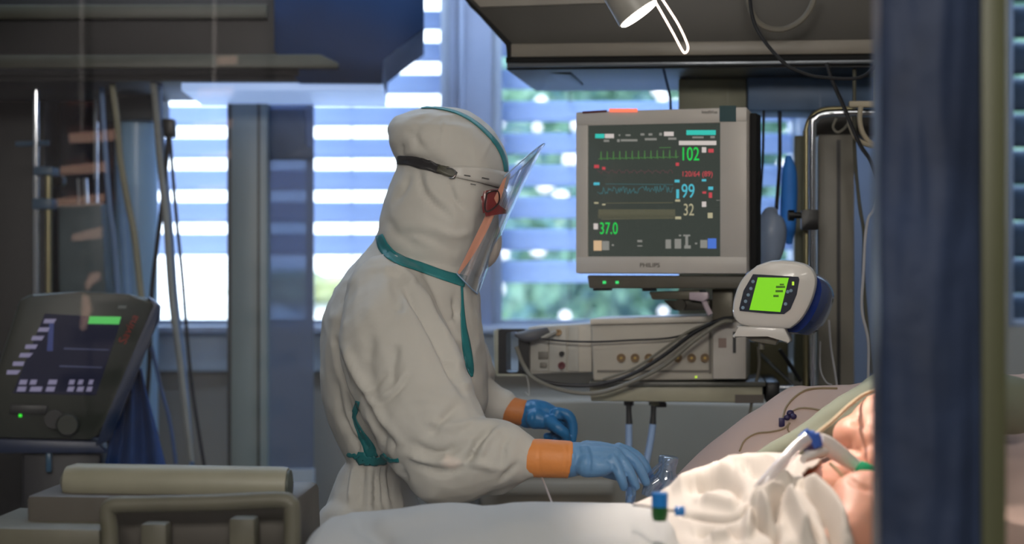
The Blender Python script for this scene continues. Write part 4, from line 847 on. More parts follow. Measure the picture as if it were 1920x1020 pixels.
tape('front_tape', [(865, 538), (866, 570), (868, 610), (874, 650), (881, 690), (884, 706)], [4, 5, 10, 15, 13, 4], 'teal seam tape')
tape('side_tape', [(672, 752), (667, 770), (665, 785), (676, 810), (690, 835), (698, 858)], [8, 10, 8, 13, 20, 24], 'teal seam tape')
wp = [(653 + i * 4, 852 + 8 * math.sin(i * .06) + random.uniform(-2, 3.5) + (6 if 6 < i < 16 else 0)) for i in range(25)]
tape('waist_tape', wp, [5] + [random.uniform(13, 20) if 5 < i < 18 else random.uniform(5, 9) for i in range(1, 25)], 'gathered teal waist tape', off=.003, sub=2)
# near and far gloves
def hand(parts, palm, voxel=.0022, sm=4):
    bm = newbm()
    for pts, rs in palm: chain(bm, px3(pts), rs, 14, 4)
    for pts, rs in parts: chain(bm, px3(pts), rs, 12, 4)
    return blob(bm, voxel, sm)
near = hand([([(1150, 862, 3.025), (1160, 885, 3.015), (1166, 900, 3.015), (1170, 913, 3.02)], [.0115, .0098, .0092, .0078]),
             ([(1152, 850, 3.04), (1172, 872, 3.03), (1184, 893, 3.03), (1192, 912, 3.035)], [.0122, .0105, .0095, .008]),
             ([(1158, 845, 3.06), (1184, 860, 3.055), (1200, 880, 3.055), (1211, 904, 3.06)], [.0125, .0108, .0098, .0082]),
             ([(1160, 842, 3.078), (1188, 852, 3.08), (1207, 870, 3.085), (1220, 896, 3.09)], [.012, .0105, .0095, .008]),
             ([(1105, 872, 3.09), (1140, 885, 3.105), (1165, 893, 3.105), (1184, 905, 3.10)], [.014, .012, .0105, .009])],
            [([(1066, 862, 3.05), (1085, 860, 3.05), (1110, 861, 3.045), (1150, 858, 3.04)], [.032, .030, .0275, .02]),
             ([(1100, 846, 3.065), (1130, 846, 3.065), (1158, 848, 3.07)], [.020, .017, .013]), ([(1100, 872, 3.03), (1128, 874, 3.025), (1150, 868, 3.025)], [.022, .019, .013]),
             ([(1090, 868, 3.08), (1115, 870, 3.085), (1145, 862, 3.085)], [.02, .018, .014])])
folds(near, [([(1072, 835), (1076, 862), (1070, 890)], 3, .0015), ([(1098, 830), (1106, 858), (1104, 890)], 3, -.0022), ([(1103, 832), (1112, 858), (1110, 886)], 3, .0015), ([(1085, 835), (1088, 850)], 2.5, -.0015), ([(1150, 846), (1162, 862), (1174, 878)], 3, -.0018), ([(1136, 858), (1148, 874), (1160, 886)], 3, -.0018), ([(1120, 835), (1126, 850), (1124, 870)], 3, -.001), ([(1184, 868), (1190, 872)], 3, -.001)], .0006, 60)
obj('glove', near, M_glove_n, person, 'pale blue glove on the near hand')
far = hand([([(1030, 790, 3.49), (1046, 803, 3.475), (1058, 812, 3.475), (1062, 822, 3.48)], [.0145, .0125, .011, .009]),
            ([(1045, 775, 3.5), (1066, 780, 3.495), (1074, 800, 3.495), (1073, 825, 3.495)], [.0135, .0118, .0105, .009]),
            ([(1045, 782, 3.525), (1068, 790, 3.52), (1072, 810, 3.52), (1060, 826, 3.515)], [.0135, .0118, .0105, .009]),
            ([(1040, 790, 3.545), (1060, 800, 3.545), (1058, 818, 3.54), (1042, 822, 3.53)], [.013, .0112, .0105, .009]),
            ([(1030, 796, 3.565), (1044, 806, 3.565), (1040, 818, 3.56), (1026, 818, 3.55)], [.012, .0105, .0095, .0085])],
           [([(990, 777, 3.535), (1005, 776, 3.53), (1025, 780, 3.525), (1044, 784, 3.52)], [.029, .030, .028, .02]), ([(1005, 785, 3.505), (1030, 792, 3.495)], [.022, .015])])
folds(far, [([(1046, 772), (1054, 785), (1060, 800)], 3, -.003), ([(985, 752), (990, 775), (986, 800)], 3, .0016), ([(996, 750), (1000, 775), (998, 805)], 3, -.0016), ([(1012, 752), (1020, 775), (1018, 800)], 4, -.001)], .0006, 60)
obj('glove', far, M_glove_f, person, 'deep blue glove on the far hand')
bm = newbm(); tube(bm, px3([(988, 858, 3.06), (1003, 859, 3.058), (1030, 860, 3.055), (1060, 861, 3.05), (1069, 862, 3.05)]), [.033, .0348, .0345, .0335, .0338], 28, 4)
me = blob(bm, .003, 2); folds(me, [([(1058, 825), (1062, 860), (1055, 898)], 2.5, -.0018), ([(1012, 828), (1010, 860), (1014, 895)], 3, -.0012), ([(1020, 835), (1045, 838)], 3, -.001)], .0008, 30); obj('glove_cuff', me, M_cuff, person, 'orange inner glove cuff')
bm = newbm(); tube(bm, px3([(922, 763, 3.55), (955, 769, 3.54), (985, 775, 3.535)]), [.029, .0285, .0275], 28, 4)
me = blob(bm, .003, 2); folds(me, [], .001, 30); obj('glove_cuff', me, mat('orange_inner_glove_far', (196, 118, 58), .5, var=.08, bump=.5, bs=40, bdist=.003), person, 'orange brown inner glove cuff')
# respirator mask, goggles
bm = newbm(); ellipsoid(bm, P(898, 452, 3.375), (.046, .062, .058), 20); ellipsoid(bm, P(909, 440, 3.375), (.025, .038, .038), 16); ellipsoid(bm, P(885, 490, 3.375), (.028, .05, .035), 16); ellipsoid(bm, P(906, 412, 3.375), (.032, .05, .04), 14)
me = blob(bm, .0035, 4); folds(me, [([(905, 430), (912, 455), (905, 478), (890, 500)], 3.5, .003), ([(934, 446), (915, 450), (905, 470)], 2.5, .003), ([(898, 430), (902, 455), (895, 478)], 3, -.003), ([(935, 442), (905, 450)], 2.5, .002)], .0004, 30)
obj('respirator_mask', me, mat('mask_white', (205, 196, 188), .7, var=.03), person, 'pale respirator mask')
M_gog = mat('dark_red_frame', (112, 26, 26), .25, var=.1)
cpath = [P(904, 384, 3.262), P(915, 381, 3.262), P(932, 378, 3.272), P(944, 377, 3.305), P(947, 377, 3.36), P(944, 377, 3.42), P(930, 378, 3.455)]
bm = newbm(); cp = catmull(cpath, 6); prev = None
for i, p in enumerate(cp):
    hh = .0245 if 2 < i < len(cp) - 3 else .016; t_ = (cp[min(i + 1, len(cp) - 1)] - cp[max(i - 1, 0)]).normalized(); s_ = Vector((t_.y, -t_.x, 0)).normalized()
    lean = Vector((-.002, 0, 0)); row = []
    for a_, b_ in ((-1, -.002), (-1, .004), (-.72, .006), (.72, .006), (1, .004), (1, -.002)):
        row.append(bm.verts.new(p + Vector((0, 0, hh * a_)) + lean * (-a_) * -1 + s_ * b_ * .8))
    if prev:
        for k in range(6): bm.faces.new((prev[k], prev[(k + 1) % 6], row[(k + 1) % 6], row[k]))
    else: bm.faces.new(row)
    prev = row
bm.faces.new(prev[::-1]); gg = obj('goggles', bm, M_gog, person, 'dark red goggles')
for pp_ in ([(913, 362, 3.256), (921, 358, 3.256), (934, 359, 3.262), (935, 380, 3.262), (917, 396, 3.256), (909, 390, 3.256), (913, 362, 3.256)],):
    bm = newbm(); tube(bm, px3(pp_), .0018, 6, 4); obj('lens_rim', bm, mat('black_red_rim', (40, 12, 14), .3), gg)
# head strap, buckle, white brow band
tape('head_strap', [(747, 300), (770, 301), (795, 307), (820, 316), (842, 323)], [16, 20, 21, 19, 15], 'black elastic strap', off=.003, m=M_black, th=.002)
tape('brow_band', [(840, 320), (870, 324), (900, 328), (930, 334), (953, 340)], [18, 24, 28, 30, 30], 'white plastic brow band', off=.004, m=mat('band_white', (205, 202, 196), .4), th=.002)
tape('strap_end', [(822, 315), (840, 322), (856, 330)], [18, 20, 12], 'olive grey strap buckle', off=.006, m=mat('buckle_olive', (74, 74, 60), .4), th=.003)
bm = newbm()
for pp_ in ([(840, 316), (850, 318), (856, 326), (850, 334), (842, 334)], ):
    tube(bm, [on(bv, x, y, .009)[0] for x, y in pp_], .0016, 6, 5)
obj('buckle_ring', bm, M_chrome, person)
bm = newbm()
for a_, b_, c_ in ((868, 329, 12), (900, 333, 12), (880, 345, 10)): pathp = [on(bv, a_ + i * c_ / 3, b_ + i * .6, .0068)[0] for i in range(4)]; tube(bm, pathp, .0009, 5, 2)
obj_each('band_slot', bm, M_dark, person)
# clear face shield: curved sheet from the near edge round the front to the far edge
def visor(u, v):
    a = u * math.pi
    top = Vector((P(946, 340, 3.3).x, 3.385, zpy(338))); tipx = P(1021, 270, 3.385); bot = Vector((P(857, 506, 3.3).x, 3.385, zpy(512))); bx = P(897, 552, 3.385)
    s = math.sin(a) ** .75; w_ = .125 - .012 * v
    A_ = top.lerp(bot, v); B_ = tipx.lerp(bx, v) + Vector((-.006 * math.sin(v * math.pi), 0, .012 * math.sin(v * math.pi) * 0))
    q = A_.lerp(B_, s); q.y = 3.385 - math.cos(a) * w_; return q
bm = newbm(); grid(bm, visor, 40, 16)
obj('face_shield', bm, clear_mat('clear_visor', (232, 240, 250), .14, .12, .15, (215, 222, 238)), person, 'clear curved face shield', ang=80)
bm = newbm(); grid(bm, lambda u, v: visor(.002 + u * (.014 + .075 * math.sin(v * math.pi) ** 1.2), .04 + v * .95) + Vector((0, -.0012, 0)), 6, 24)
obj('shield_reflection', bm, clear_mat('salmon_reflection', (255, 225, 210), .06, .1, .62, (245, 170, 140)), person, 'salmon reflection painted along the edge of the shield', ang=80)  # warm reflection of the lit patient, painted as a salmon strip
for nm, f_, r_, m_ in (('shield_rim', lambda t: visor(t, 1.0), .0013, mat('clear_rim', (150, 180, 215), .2)), ('shield_rim', lambda t: visor(t, 0.0), .0013, mat('clear_rim', (150, 180, 215), .2))):
    bm = newbm(); tube(bm, [f_(i / 16) for i in range(17)], r_, 6, 2); obj(nm, bm, m_, person)
for yy in (3.305, 3.495):
    bm = newbm(); tube(bm, [(hipx - .06, yy, .055), (hipx + .03, yy, .06), (hipx + .15, yy, .05), (hipx + .21, yy, .04)], [.05, .055, .05, .03], 16, 4)
    for v in bm.verts: v.co.z = max(v.co.z, .002)
    obj('shoe', bm, mat('white_shoe', (200, 200, 200), .4), person)
# ================================================================== bed, bedding, patient
def sst(a, b, x): t = max(0, min(1, (x - a) / (b - a))); return t * t * (3 - 2 * t)
M_sheet = mat('beige_sheet', (205, 180, 170), .8, var=.03, vs=5, bump=.2, bs=40)
M_blank = mat('white_blanket', (188, 188, 186), .85, var=.02, vs=4, bump=.3, bs=25, bdist=.004)
M_gown = mat('patient_gown', (222, 212, 202), .8, var=.03, vs=5, bump=.25, bs=35)
bed = thing('hospital_bed', 'hospital bed with raised backrest under the patient, mostly covered by bedding', 'bed', (.45, 2.75, 0))
bm = newbm()
def zlow(x): return .78 + max(0, x - .1) * .25
rings = [(-.30, .78), (.10, .78), (.45, zlow(.45)), (1.3, zlow(1.3))]
top = [(x, z) for x, z in rings]; prof = top + [(x, z - .12) for x, z in reversed(top)]
hull_prism(bm, [Vector((x, 2.32, z - .012)) for x, z in prof], [Vector((x, 3.1, z - .012)) for x, z in prof], .012)
obj('mattress', bm, mat('mattress_grey', (150, 152, 150), .6), bed)
bm = newbm(); box(bm, -.32, 1.3, 2.36, 3.06, .54, .64, .01); obj('frame', bm, M_cream, bed)
for x in (-.2, 1.15):
    bm = newbm(); box(bm, x - .03, x + .03, 2.6, 2.8, .14, .54, .006); obj('lift_column', bm, M_grey, bed)
bm = newbm(); box(bm, -.29, 1.2, 2.45, 2.95, .10, .15, .01); obj('base', bm, M_cream, bed)
for x in (-.22, 1.15):
    for y in (2.5, 2.9):
        bm = newbm(); lathe(bm, [(.01, -.015), (.05, -.015), (.05, .015), (.01, .015)], (x, y, .052), (0, 1, 0), 24); obj('caster', bm, M_dark, bed)
# sheet over the raised far side
edge = [(1180, 965), (1240, 918), (1300, 866), (1360, 812), (1400, 780), (1450, 750), (1480, 733), (1500, 727), (1560, 726), (1620, 722), (1760, 712), (1990, 700)]
ex = [P(a, b, 3.16).x for a, b in edge]; ez = [P(a, b, 3.16).z for a, b in edge]
def sheet(u, v):
    x = .05 + u * (1.10 - .05); zf = float(np.interp(x, ex, ez)); zl = zlow(x)
    if v < .75:
        y = 2.33 + (v / .75) * (3.16 - 2.33); t = sst(2.74, 3.15, y); z = zl + (max(zf, zl) - zl) * t
        z += .006 * noise.noise(Vector((x * 9 - y * 5, y * 11, 3))) + .003 * math.sin((x - y) * 30) * t * (1 - t)
    else:
        w_ = (v - .75) / .25; y = 3.16 + .035 * math.sin(min(1, w_ * 3) * math.pi / 2); z = max(zf, zl) - .34 * max(0, w_ - .06) + .004 * math.sin(x * 40)
    return Vector((x, y, z))
bm = newbm(); grid(bm, sheet, 110, 90); me = bpy.data.meshes.new('bed_sheet'); bm.to_mesh(me); bm.free(); finish(me, 80)
so = obj('bed_sheet', me, M_sheet, solid=.004); tag(so, 'beige pink sheet rising over the raised far side of the bed behind the patient', 'sheet')
sbv = bvh_of(me)
bm = newbm(); chain(bm, px3([(1385, 885, 2.92), (1450, 856, 2.93), (1520, 826, 2.94), (1590, 792, 2.95), (1650, 768, 2.95), (1760, 745, 2.95), (1900, 760, 2.9)]), [.012, .022, .034, .045, .055, .06, .05], 18)
chain(bm, px3([(1600, 770, 2.98), (1640, 730, 2.98), (1700, 700, 2.98)]), [.02, .025, .03])
me = blob(bm, .007, 6); folds(me, [([(1640, 760), (1560, 800), (1480, 840)], 8, .006), ([(1640, 790), (1570, 820)], 6, -.004)], .004, 12)
po = obj('pillow', me, mat('sage_grey_pillow', (118, 124, 108), .8, var=.04, bump=.2, bs=40)); tag(po, 'sage grey pillow under the head of the patient', 'pillow')
# patient
pat = thing('person', 'patient lying in the bed with a breathing tube, face partly hidden by the navy post', 'person', P(1430, 960, 2.72))
M_pskin = mat('flushed_skin', (236, 172, 146), .5, var=.07, vs=18, sss=.15)
bm = newbm()
chain(bm, px3([(1150, 1095, 2.72), (1290, 1068, 2.72), (1420, 1022, 2.72), (1530, 990, 2.72), (1590, 978, 2.72)]), [.085, .09, .10, .105, .088], 20)
ellipsoid(bm, P(1470, 1020, 2.62), (.14, .09, .08), 20); ellipsoid(bm, P(1470, 1015, 2.82), (.14, .09, .08), 20)
chain(bm, px3([(1570, 935, 2.72), (1600, 905, 2.73), (1650, 880, 2.74)]), [.06, .05, .05])                      # neck
ellipsoid(bm, P(1712, 845, 2.76), (.098, .082, .092), 24)                                                     # skull
chain(bm, px3([(1640, 838, 2.74), (1600, 820, 2.76)]), [.042, .028]); ellipsoid(bm, P(1612, 816, 2.77), (.044, .05, .034), 18)   # jaw and chin
ellipsoid(bm, P(1662, 786, 2.79), (.052, .05, .046), 18); chain(bm, px3([(1622, 812, 2.77), (1650, 795, 2.78), (1690, 800, 2.76)]), [.036, .048, .055]); ellipsoid(bm, P(1665, 870, 2.68), (.035, .028, .035), 16)       # cheeks
ellipsoid(bm, P(1690, 830, 2.67), (.022, .018, .014), 12); ellipsoid(bm, P(1640, 846, 2.70), (.012, .02, .008), 12); ellipsoid(bm, P(1628, 852, 2.70), (.010, .018, .008), 12)  # nose, lips
chain(bm, px3([(1622, 958, 2.56), (1600, 1010, 2.50), (1520, 1060, 2.46), (1420, 1085, 2.5)]), [.062, .05, .042, .034], 18)       # near arm
chain(bm, px3([(1622, 940, 2.88), (1560, 960, 2.93), (1470, 985, 2.92), (1380, 1010, 2.86)]), [.055, .045, .038, .03], 18)
chain(bm, [(.12, 2.66, .90), (-.06, 2.63, .93), (-.22, 2.62, .83)], [.06, .05, .03]); chain(bm, [(.12, 2.80, .90), (-.06, 2.83, .92), (-.22, 2.84, .83)], [.06, .045, .03])
me = blob(bm, .005, 5); folds(me, [([(1590, 790), (1612, 796), (1645, 808)], 5, -.004), ([(1585, 838), (1620, 850)], 4, -.003), ([(1575, 880), (1600, 905), (1640, 925)], 5, -.006)], .001, 20)
obj('body', me, M_pskin, pat)
bm = newbm(); tube(bm, px3([(1722, 846, 2.79), (1770, 846, 2.79)]), [.088, .07], 20, 0); ellipsoid(bm, P(1752, 846, 2.785), (.078, .085, .096), 20)
me = blob(bm, .007, 4); folds(me, [], .006, 40); obj('hair', me, mat('short_dark_hair', (58, 48, 42), .6, var=.3, vs=60, bump=.5, bs=120), pat, 'short dark hair')
for yy in (812, 862):
    bm = newbm(); ellipsoid(bm, P(1716, yy, 2.688), (.008, .010, .015), 12); obj('eyelid', bm, M_pskin, pat)
# gown lying over chest and belly
gx = [1195, 1232, 1270, 1300, 1340, 1380, 1400, 1440, 1480, 1520, 1560, 1605]
gy = [950, 930, 905, 893, 878, 862, 855, 851, 852, 856, 868, 905]
Yg = 2.74; gX = [P(a, b, Yg).x for a, b in zip(gx, gy)]; gZ = [P(a, b, Yg).z for a, b in zip(gx, gy)]
def gown(u, v):
    x = P(1190, 0, Yg).x + u * (P(1618, 0, Yg).x - P(1190, 0, Yg).x); z0 = float(np.interp(x, gX, gZ)); zl = zlow(x)
    y = 3.02 - v * .72; t = (2.74 - y) / .44
    if y > 2.74: z = z0 - (y - 2.74) ** 2 / .078 * (z0 - zl + .01)
    else: z = z0 - .105 * t ** 1.6 - .30 * sst(.80, 1.2, t) * t
    y2 = y - .02 * sst(.7, 1, t)
    return Vector((x, y2, max(z, zl + .004 if y > 2.32 else zl - .2)))
bm = newbm(); grid(bm, gown, 150, 120)
# neckline: cut away the cloth over neck, near shoulder and far edge
def keep(v):
    x, y = CX + v.co.x / v.co.y * F, CY - (v.co.z - EYE) / v.co.y * F
    nx_ = np.interp(y, [840, 870, 895, 915, 935, 960, 990, 1020, 1100], [1560, 1535, 1505, 1530, 1552, 1572, 1590, 1602, 1630])
    return x < nx_
dead = [v for v in bm.verts if not keep(v)]; bmesh.ops.delete(bm, geom=dead, context='VERTS')
me = bpy.data.meshes.new('gown'); bm.to_mesh(me); bm.free(); finish(me, 80)
for sub in range(1):
    b2 = bmesh.new(); b2.from_mesh(me); bmesh.ops.subdivide_edges(b2, edges=b2.edges, cuts=1, use_grid_fill=True, smooth=0.3); b2.to_mesh(me); b2.free()
    for f in me.polygons: f.use_smooth = True
gc = [([(1300, 915), (1345, 900), (1380, 908), (1392, 930)], 9, -.010), ([(1250, 928), (1290, 908), (1340, 890), (1385, 885)], 8, .006), ([(1340, 880), (1400, 868), (1460, 870)], 8, .005), ([(1330, 872), (1370, 866), (1440, 862)], 5, -.004),
      ([(1280, 968), (1340, 970), (1390, 966), (1410, 940), (1440, 915)], 4, -.007), ([(1390, 966), (1440, 930), (1500, 900)], 8, .006), ([(1458, 1020), (1452, 960), (1465, 925), (1500, 900)], 9, -.012),
      ([(1400, 1020), (1405, 980), (1412, 955)], 8, .007), ([(1420, 945), (1440, 965), (1462, 985)], 9, .010), ([(1412, 965), (1432, 985), (1455, 992)], 8, -.012), ([(1472, 935), (1500, 975), (1520, 1020)], 10, .012), ([(1478, 925), (1502, 960), (1540, 1010)], 6, -.008),
      ([(1500, 905), (1545, 935), (1575, 975), (1592, 1020)], 8, .010), ([(1505, 915), (1540, 950), (1565, 990), (1578, 1030)], 5, -.008), ([(1540, 960), (1555, 985), (1562, 1020)], 7, -.007), ([(1310, 940), (1350, 945), (1390, 950)], 8, .005), ([(1300, 1000), (1360, 990), (1400, 1010)], 10, -.006), ([(1330, 1015), (1370, 1003)], 8, .005),
      ([(1400, 880), (1440, 890), (1480, 880)], 8, -.005), ([(1430, 905), (1460, 900), (1490, 905)], 6, .005)]
co_, no_ = arrays(me)
if no_[:, 2].mean() < 0:
    me.flip_normals()
c0, n0 = arrays(me); x_, y_ = proj(c0); dsp = np.zeros(len(c0))
for pts, wd, dp in gc:
    p2 = [(p.x, p.y) for p in catmull([Vector((a, b, 0)) for a, b in pts], 4)]; d_, al = seg_dist(x_, y_, p2); dsp += dp * np.exp(-(d_ / wd) ** 2) * np.clip(np.sin(np.pi * np.clip(al, .06, .94)) * 1.6, 0, 1)
dsp += np.array([.003 * noise.noise(Vector((c[0] * 14, c[1] * 10, c[2] * 14))) for c in c0])
c0[:, 2] += dsp * 2.8; me.vertices.foreach_set('co', c0.ravel()); me.update()
obj('gown', me, M_gown, pat, 'white gown with soft folds', solid=.0025)
# blanket over the legs
bx = [560, 585, 605, 640, 700, 740, 780, 830, 870, 900, 930, 960, 1000, 1100, 1190, 1225, 1260, 1290, 1330]
by = [1060, 995, 977, 968, 966, 962, 955, 950, 951, 956, 955, 950, 948, 949, 950, 958, 980, 1015, 1080]
Yb = 2.62; bX = [P(a, 0, Yb).x for a in bx]; bZ = [P(0, b, Yb).z for b in by]
def blanket(u, v):
    x = bX[0] - .01 + u * (bX[-1] + .01 - bX[0]); z0 = float(np.interp(x, bX, bZ)); y = 3.14 - v * .86
    dz = (y - Yb) ** 2 * (.35 if y > Yb else .45); z = z0 - dz
    z += -.010 + .008 * noise.noise(Vector((x * 5, y * 5, 7))) * sst(.03, .2, Yb - y) + .008 * math.sin(x * 22 - y * 9) * sst(.05, .3, Yb - y)
    lim = .79
    if y < 2.31: z = min(z, lim + .02) - (2.31 - y) * 6; y = 2.30 - (2.31 - y) * .1
    else: z = max(z, lim)
    return Vector((x, y, z))
bm = newbm(); grid(bm, blanket, 120, 70); me = bpy.data.meshes.new('blanket'); bm.to_mesh(me); bm.free(); finish(me, 80)
folds(me, [([(650, 980), (700, 1000), (740, 1040)], 16, -.012), ([(690, 985), (760, 975), (850, 962)], 14, .006), ([(1060, 1000), (1150, 985), (1210, 1000)], 22, -.010), ([(1215, 960), (1240, 985), (1262, 1020)], 10, .010), ([(900, 990), (980, 985), (1060, 990)], 24, .006)], .0, face=False)
bo = obj('blanket', me, M_blank, solid=.006); tag(bo, 'thick white blanket humped over the legs of the patient in the foreground', 'blanket')
bbv = bvh_of(me)
bm = newbm(); tube(bm, px3([(560, 985, 2.5), (575, 955, 2.52), (600, 975, 2.5), (615, 1030, 2.45)]), [.02, .03, .035, .03], 14, 5); 
# ---- tubes on the patient
M_white = mat('milky_white_plastic', (238, 232, 228), .3); M_bluec = mat('blue_connector', (60, 100, 190), .3); M_dkp = mat('dark_violet_clip', (46, 36, 84), .4)
tb = thing('breathing_tube', 'thick milky breathing tube rising from the chest to a blue connector', 'tube', P(1440, 930, 2.62))
bm = newbm(); tube(bm, px3([(1402, 948, 2.585), (1425, 915, 2.57), (1455, 880, 2.575), (1490, 842, 2.60), (1514, 822, 2.61)]), [.0088, .0088, .0092, .0095, .0098], 16, 6); obj('flexible_tube', bm, clear_mat('milky_tube_wall', (250, 245, 245), .10, .15, .72, (240, 232, 232)), tb)
bm = newbm(); tube(bm, px3([(1505, 812, 2.62), (1517, 822, 2.62), (1530, 818, 2.62)]), [.010, .0125, .010], 16, 2); lathe(bm, [(.011, -.008), (.012, .0), (.011, .012)], P(1526, 824, 2.62), (.3, 0, -1), 18); obj('blue_connector', bm, M_bluec, tb, 'blue tube connector')
bm = newbm(); tube(bm, px3([(1524, 828, 2.62), (1520, 838, 2.62), (1512, 842, 2.615)]), [.008, .011, .007], 12, 2); obj('dark_connector', bm, M_dkp, tb, 'dark violet connector')
et = thing('breathing_tube', 'short white angled breathing connector leading to the mouth with a green holder', 'tube', P(1570, 865, 2.64))
bm = newbm(); tube(bm, px3([(1532, 826, 2.63), (1548, 834, 2.64), (1575, 852, 2.645), (1602, 872, 2.65), (1625, 888, 2.655)]), [.013, .015, .0135, .011, .009], 16, 5)
tube(bm, px3([(1505, 862, 2.60), (1525, 850, 2.62), (1548, 840, 2.64)]), [.006, .010, .012], 14, 4); obj('white_connector', bm, M_white, et)
bm = newbm(); tube(bm, px3([(1610, 882, 2.625), (1624, 889, 2.62), (1642, 900, 2.63)]), [.016, .017, .014], 14, 2); prism(bm, FY(2.615), [(1618, 890), (1650, 890), (1650, 935), (1640, 936), (1630, 915)], 0, -.012, .002); obj('green_holder', bm, mat('green_holder', (20, 165, 110), .4), et, 'bright green tube holder')
M_tline = mat('cream_line', (232, 205, 165), .4)
cable('feeding_line', 'cream line running from the blue connector up over the sage pillow', px3([(1530, 814, 2.63), (1560, 790, 2.68), (1590, 762, 2.74), (1620, 740, 2.80), (1660, 724, 2.84)]), .0030, M_tline, 'tube')
cable('feeding_line', 'twin cream lines lying across the neck below the white connector', px3([(1556, 868, 2.60), (1572, 884, 2.59), (1590, 905, 2.585), (1606, 926, 2.58)]), .0028, M_tline, 'tube')
def drape(bv_, pts, off=.003, Yd=3.0): return [on(bv_, x, y, off, Yd)[0] for x, y in pts]
M_thin = mat('olive_thin_line', (150, 132, 104), .4)
cable('monitoring_line', 'thin olive line curling down the lower part of the beige sheet', drape(sbv, [(1388, 848), (1398, 828), (1420, 815), (1445, 812), (1470, 806), (1482, 795)]), .0018, M_thin, 'tube', sub=6)
cable('monitoring_line', 'thin olive line bowing along the top of the beige sheet', drape(sbv, [(1468, 790), (1474, 768), (1488, 750), (1510, 735), (1535, 731), (1570, 731)]), .0022, M_thin, 'tube', sub=6)
cable('monitoring_line', 'thin olive line crossing the beige sheet toward the sage pillow', drape(sbv, [(1478, 778), (1498, 768), (1520, 768), (1545, 773), (1562, 775)]), .0018, M_thin, 'tube', sub=6)
cable('monitoring_line', 'short thin line hanging from the violet clip', drape(sbv, [(1480, 795), (1478, 808), (1486, 815), (1496, 818)]), .0014, M_thin, 'tube', sub=6)
cl = thing('line_clip', 'pair of dark violet clips lying on the beige sheet', 'clip', on(sbv, 1475, 790, .004, 3.0)[0])
bm = newbm()
for (x, y, r_) in ((1484, 780, .007), (1490, 786, .006), (1478, 788, .006)): ellipsoid(bm, on(sbv, x, y, .007, 3.0)[0], (r_, r_ * .7, r_ * .9), 8)
obj('clip_body', bm, M_dkp, cl)
bm = newbm(); a_ = on(sbv, 1468, 796, .007, 3.0)[0]; box(bm, a_.x - .005, a_.x + .005, a_.y - .004, a_.y + .004, a_.z - .009, a_.z + .007, .001); obj('clip_tab', bm, M_dkp, cl)
# valve on the blanket
va = thing('tube_valve', 'blue capped green valve standing on the blanket edge', 'valve', P(1237, 970, 2.56))
bm = newbm(); lathe(bm, [(.0118, 0), (.0118, .019), (.0108, .020)], P(1237, 950, 2.44), (0, 0, 1), 24); obj('blue_cap', bm, mat('blue_cap', (24, 120, 200), .3), va, 'bright blue cap')
bm = newbm(); lathe(bm, [(.0095, -.02), (.0118, -.012), (.0118, 0)], P(1237, 950, 2.44), (0, 0, 1), 24); obj('green_body', bm, mat('green_valve', (18, 84, 30), .3), va, 'dark green valve body')
bm = newbm(); tube(bm, px3([(1248, 957, 2.44), (1268, 957, 2.44)]), .0018, 8, 0); obj('stem', bm, M_black, va)
bm = newbm(); lathe(bm, [(.006, 0), (.0072, .003), (.0072, .011), (.006, .014)], P(1265, 958, 2.44), (1, 0, 0), 18); obj('side_cap', bm, mat('blue_cap', (24, 120, 200), .3), va, 'small blue side cap')
bm = newbm(); tube(bm, px3([(1227, 953, 2.44), (1210, 949, 2.47), (1188, 947, 2.52)]), .0016, 6, 4); obj('thin_lead', bm, M_black, va)
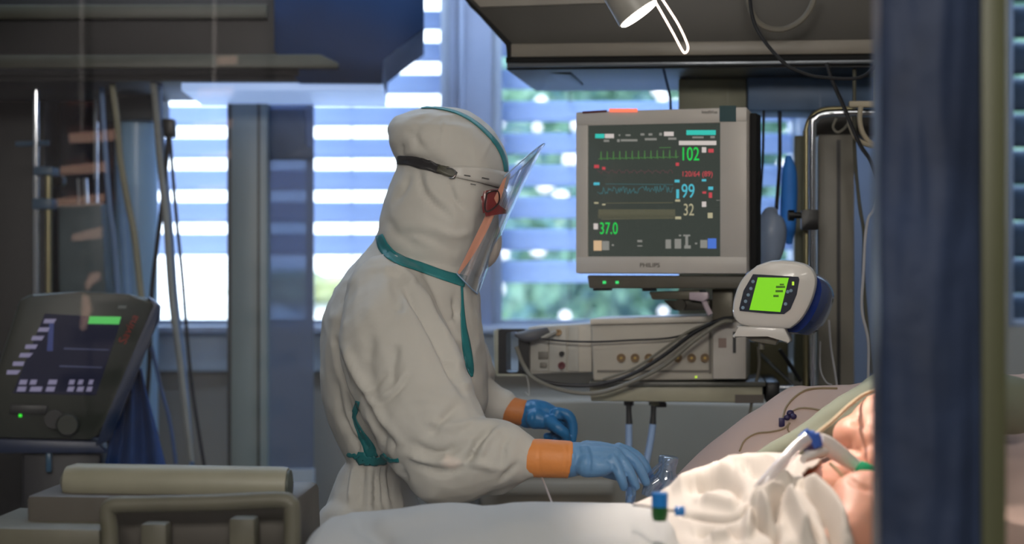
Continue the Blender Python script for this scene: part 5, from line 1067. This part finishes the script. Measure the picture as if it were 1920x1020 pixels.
# clear bottle held at the bedside, suction hoses
M_clr = clear_mat('clear_plastic', (205, 222, 242), .10, .08, .22, (150, 175, 205))
bo_ = thing('clear_bottle', 'small clear plastic bottle beside the gloved fingers of the near hand', 'bottle', P(1250, 905, 3.08))
bm = newbm(); lathe(bm, [(.012, -.035), (.02, -.028), (.021, -.004), (.016, .004), (.0165, .018), (.018, .020), (.018, .030), (.015, .032)], P(1250, 888, 3.08), (.12, 0, 1), 24); obj('bottle_body', bm, M_clr, bo_)
bm = newbm(); tube(bm, px3([(1236, 900, 3.07), (1222, 912, 3.07), (1214, 930, 3.07)]), [.013, .014, .012], 16, 3); obj('bottle_port', bm, M_clr, bo_)
bm = newbm(); tube(bm, px3([(1240, 868, 3.07), (1222, 885, 3.07), (1212, 900, 3.08)]), .0035, 8, 4); obj('bottle_tube', bm, M_clr, bo_)
M_suc = mat('pale_blue_tube', (165, 195, 240), .25)
for (lab, pts, top_) in (('straight pale blue suction hose hanging under the rail behind the near glove', [(1179, 795), (1179, 830), (1179, 875), (1180, 940)], [(1179, 756), (1179, 772), (1180, 795)]), ('slanting pale blue suction hose hanging under the rail next to the clear bottle', [(1224, 795), (1219, 830), (1210, 875), (1200, 905)], [(1226, 756), (1225, 775), (1224, 795)])):
    sh = thing('suction_hose', lab, 'hose', P(top_[0][0], 756, 3.76))
    k_ = 3.76
    bm = newbm(); tube(bm, [P(x, y, k_) for x, y in pts], .0075, 12, 5); obj('tube', bm, M_suc, sh)
    bm = newbm(); tube(bm, [P(x, y, k_) for x, y in top_], [.007, .006, .0075], 12, 3); obj('connector', bm, M_dark, sh)
    bm = newbm(); tube(bm, [P(top_[0][0], 752, k_), P(top_[0][0], 760, k_)], .011, 14, 0); obj('socket', bm, M_black if 'straight' in lab else mat('dull_cream', (150, 148, 120), .5), sh)
bm = newbm(); prism(bm, FY(3.76), rect(1229, 755, 1250, 764), 0, -.03, .002); tag(obj('rail_plug', bm, M_black), 'small black plug under the rail next to the slanting suction hose', 'plug')
cable('clear_tube', 'thin pale tube hanging from the near orange cuff down to the blanket', px3([(1016, 895, 3.05), (1026, 920, 2.95), (1036, 946, 2.85)]), .0018, mat('milky_tube', (190, 190, 195), .3), 'tube')
cable('clear_tube', 'clear ribbed tube held under the fingers of the near glove', px3([(1172, 905, 3.04), (1184, 920, 3.02), (1180, 950, 2.9)]), [.008, .009, .008], M_clr, 'tube')
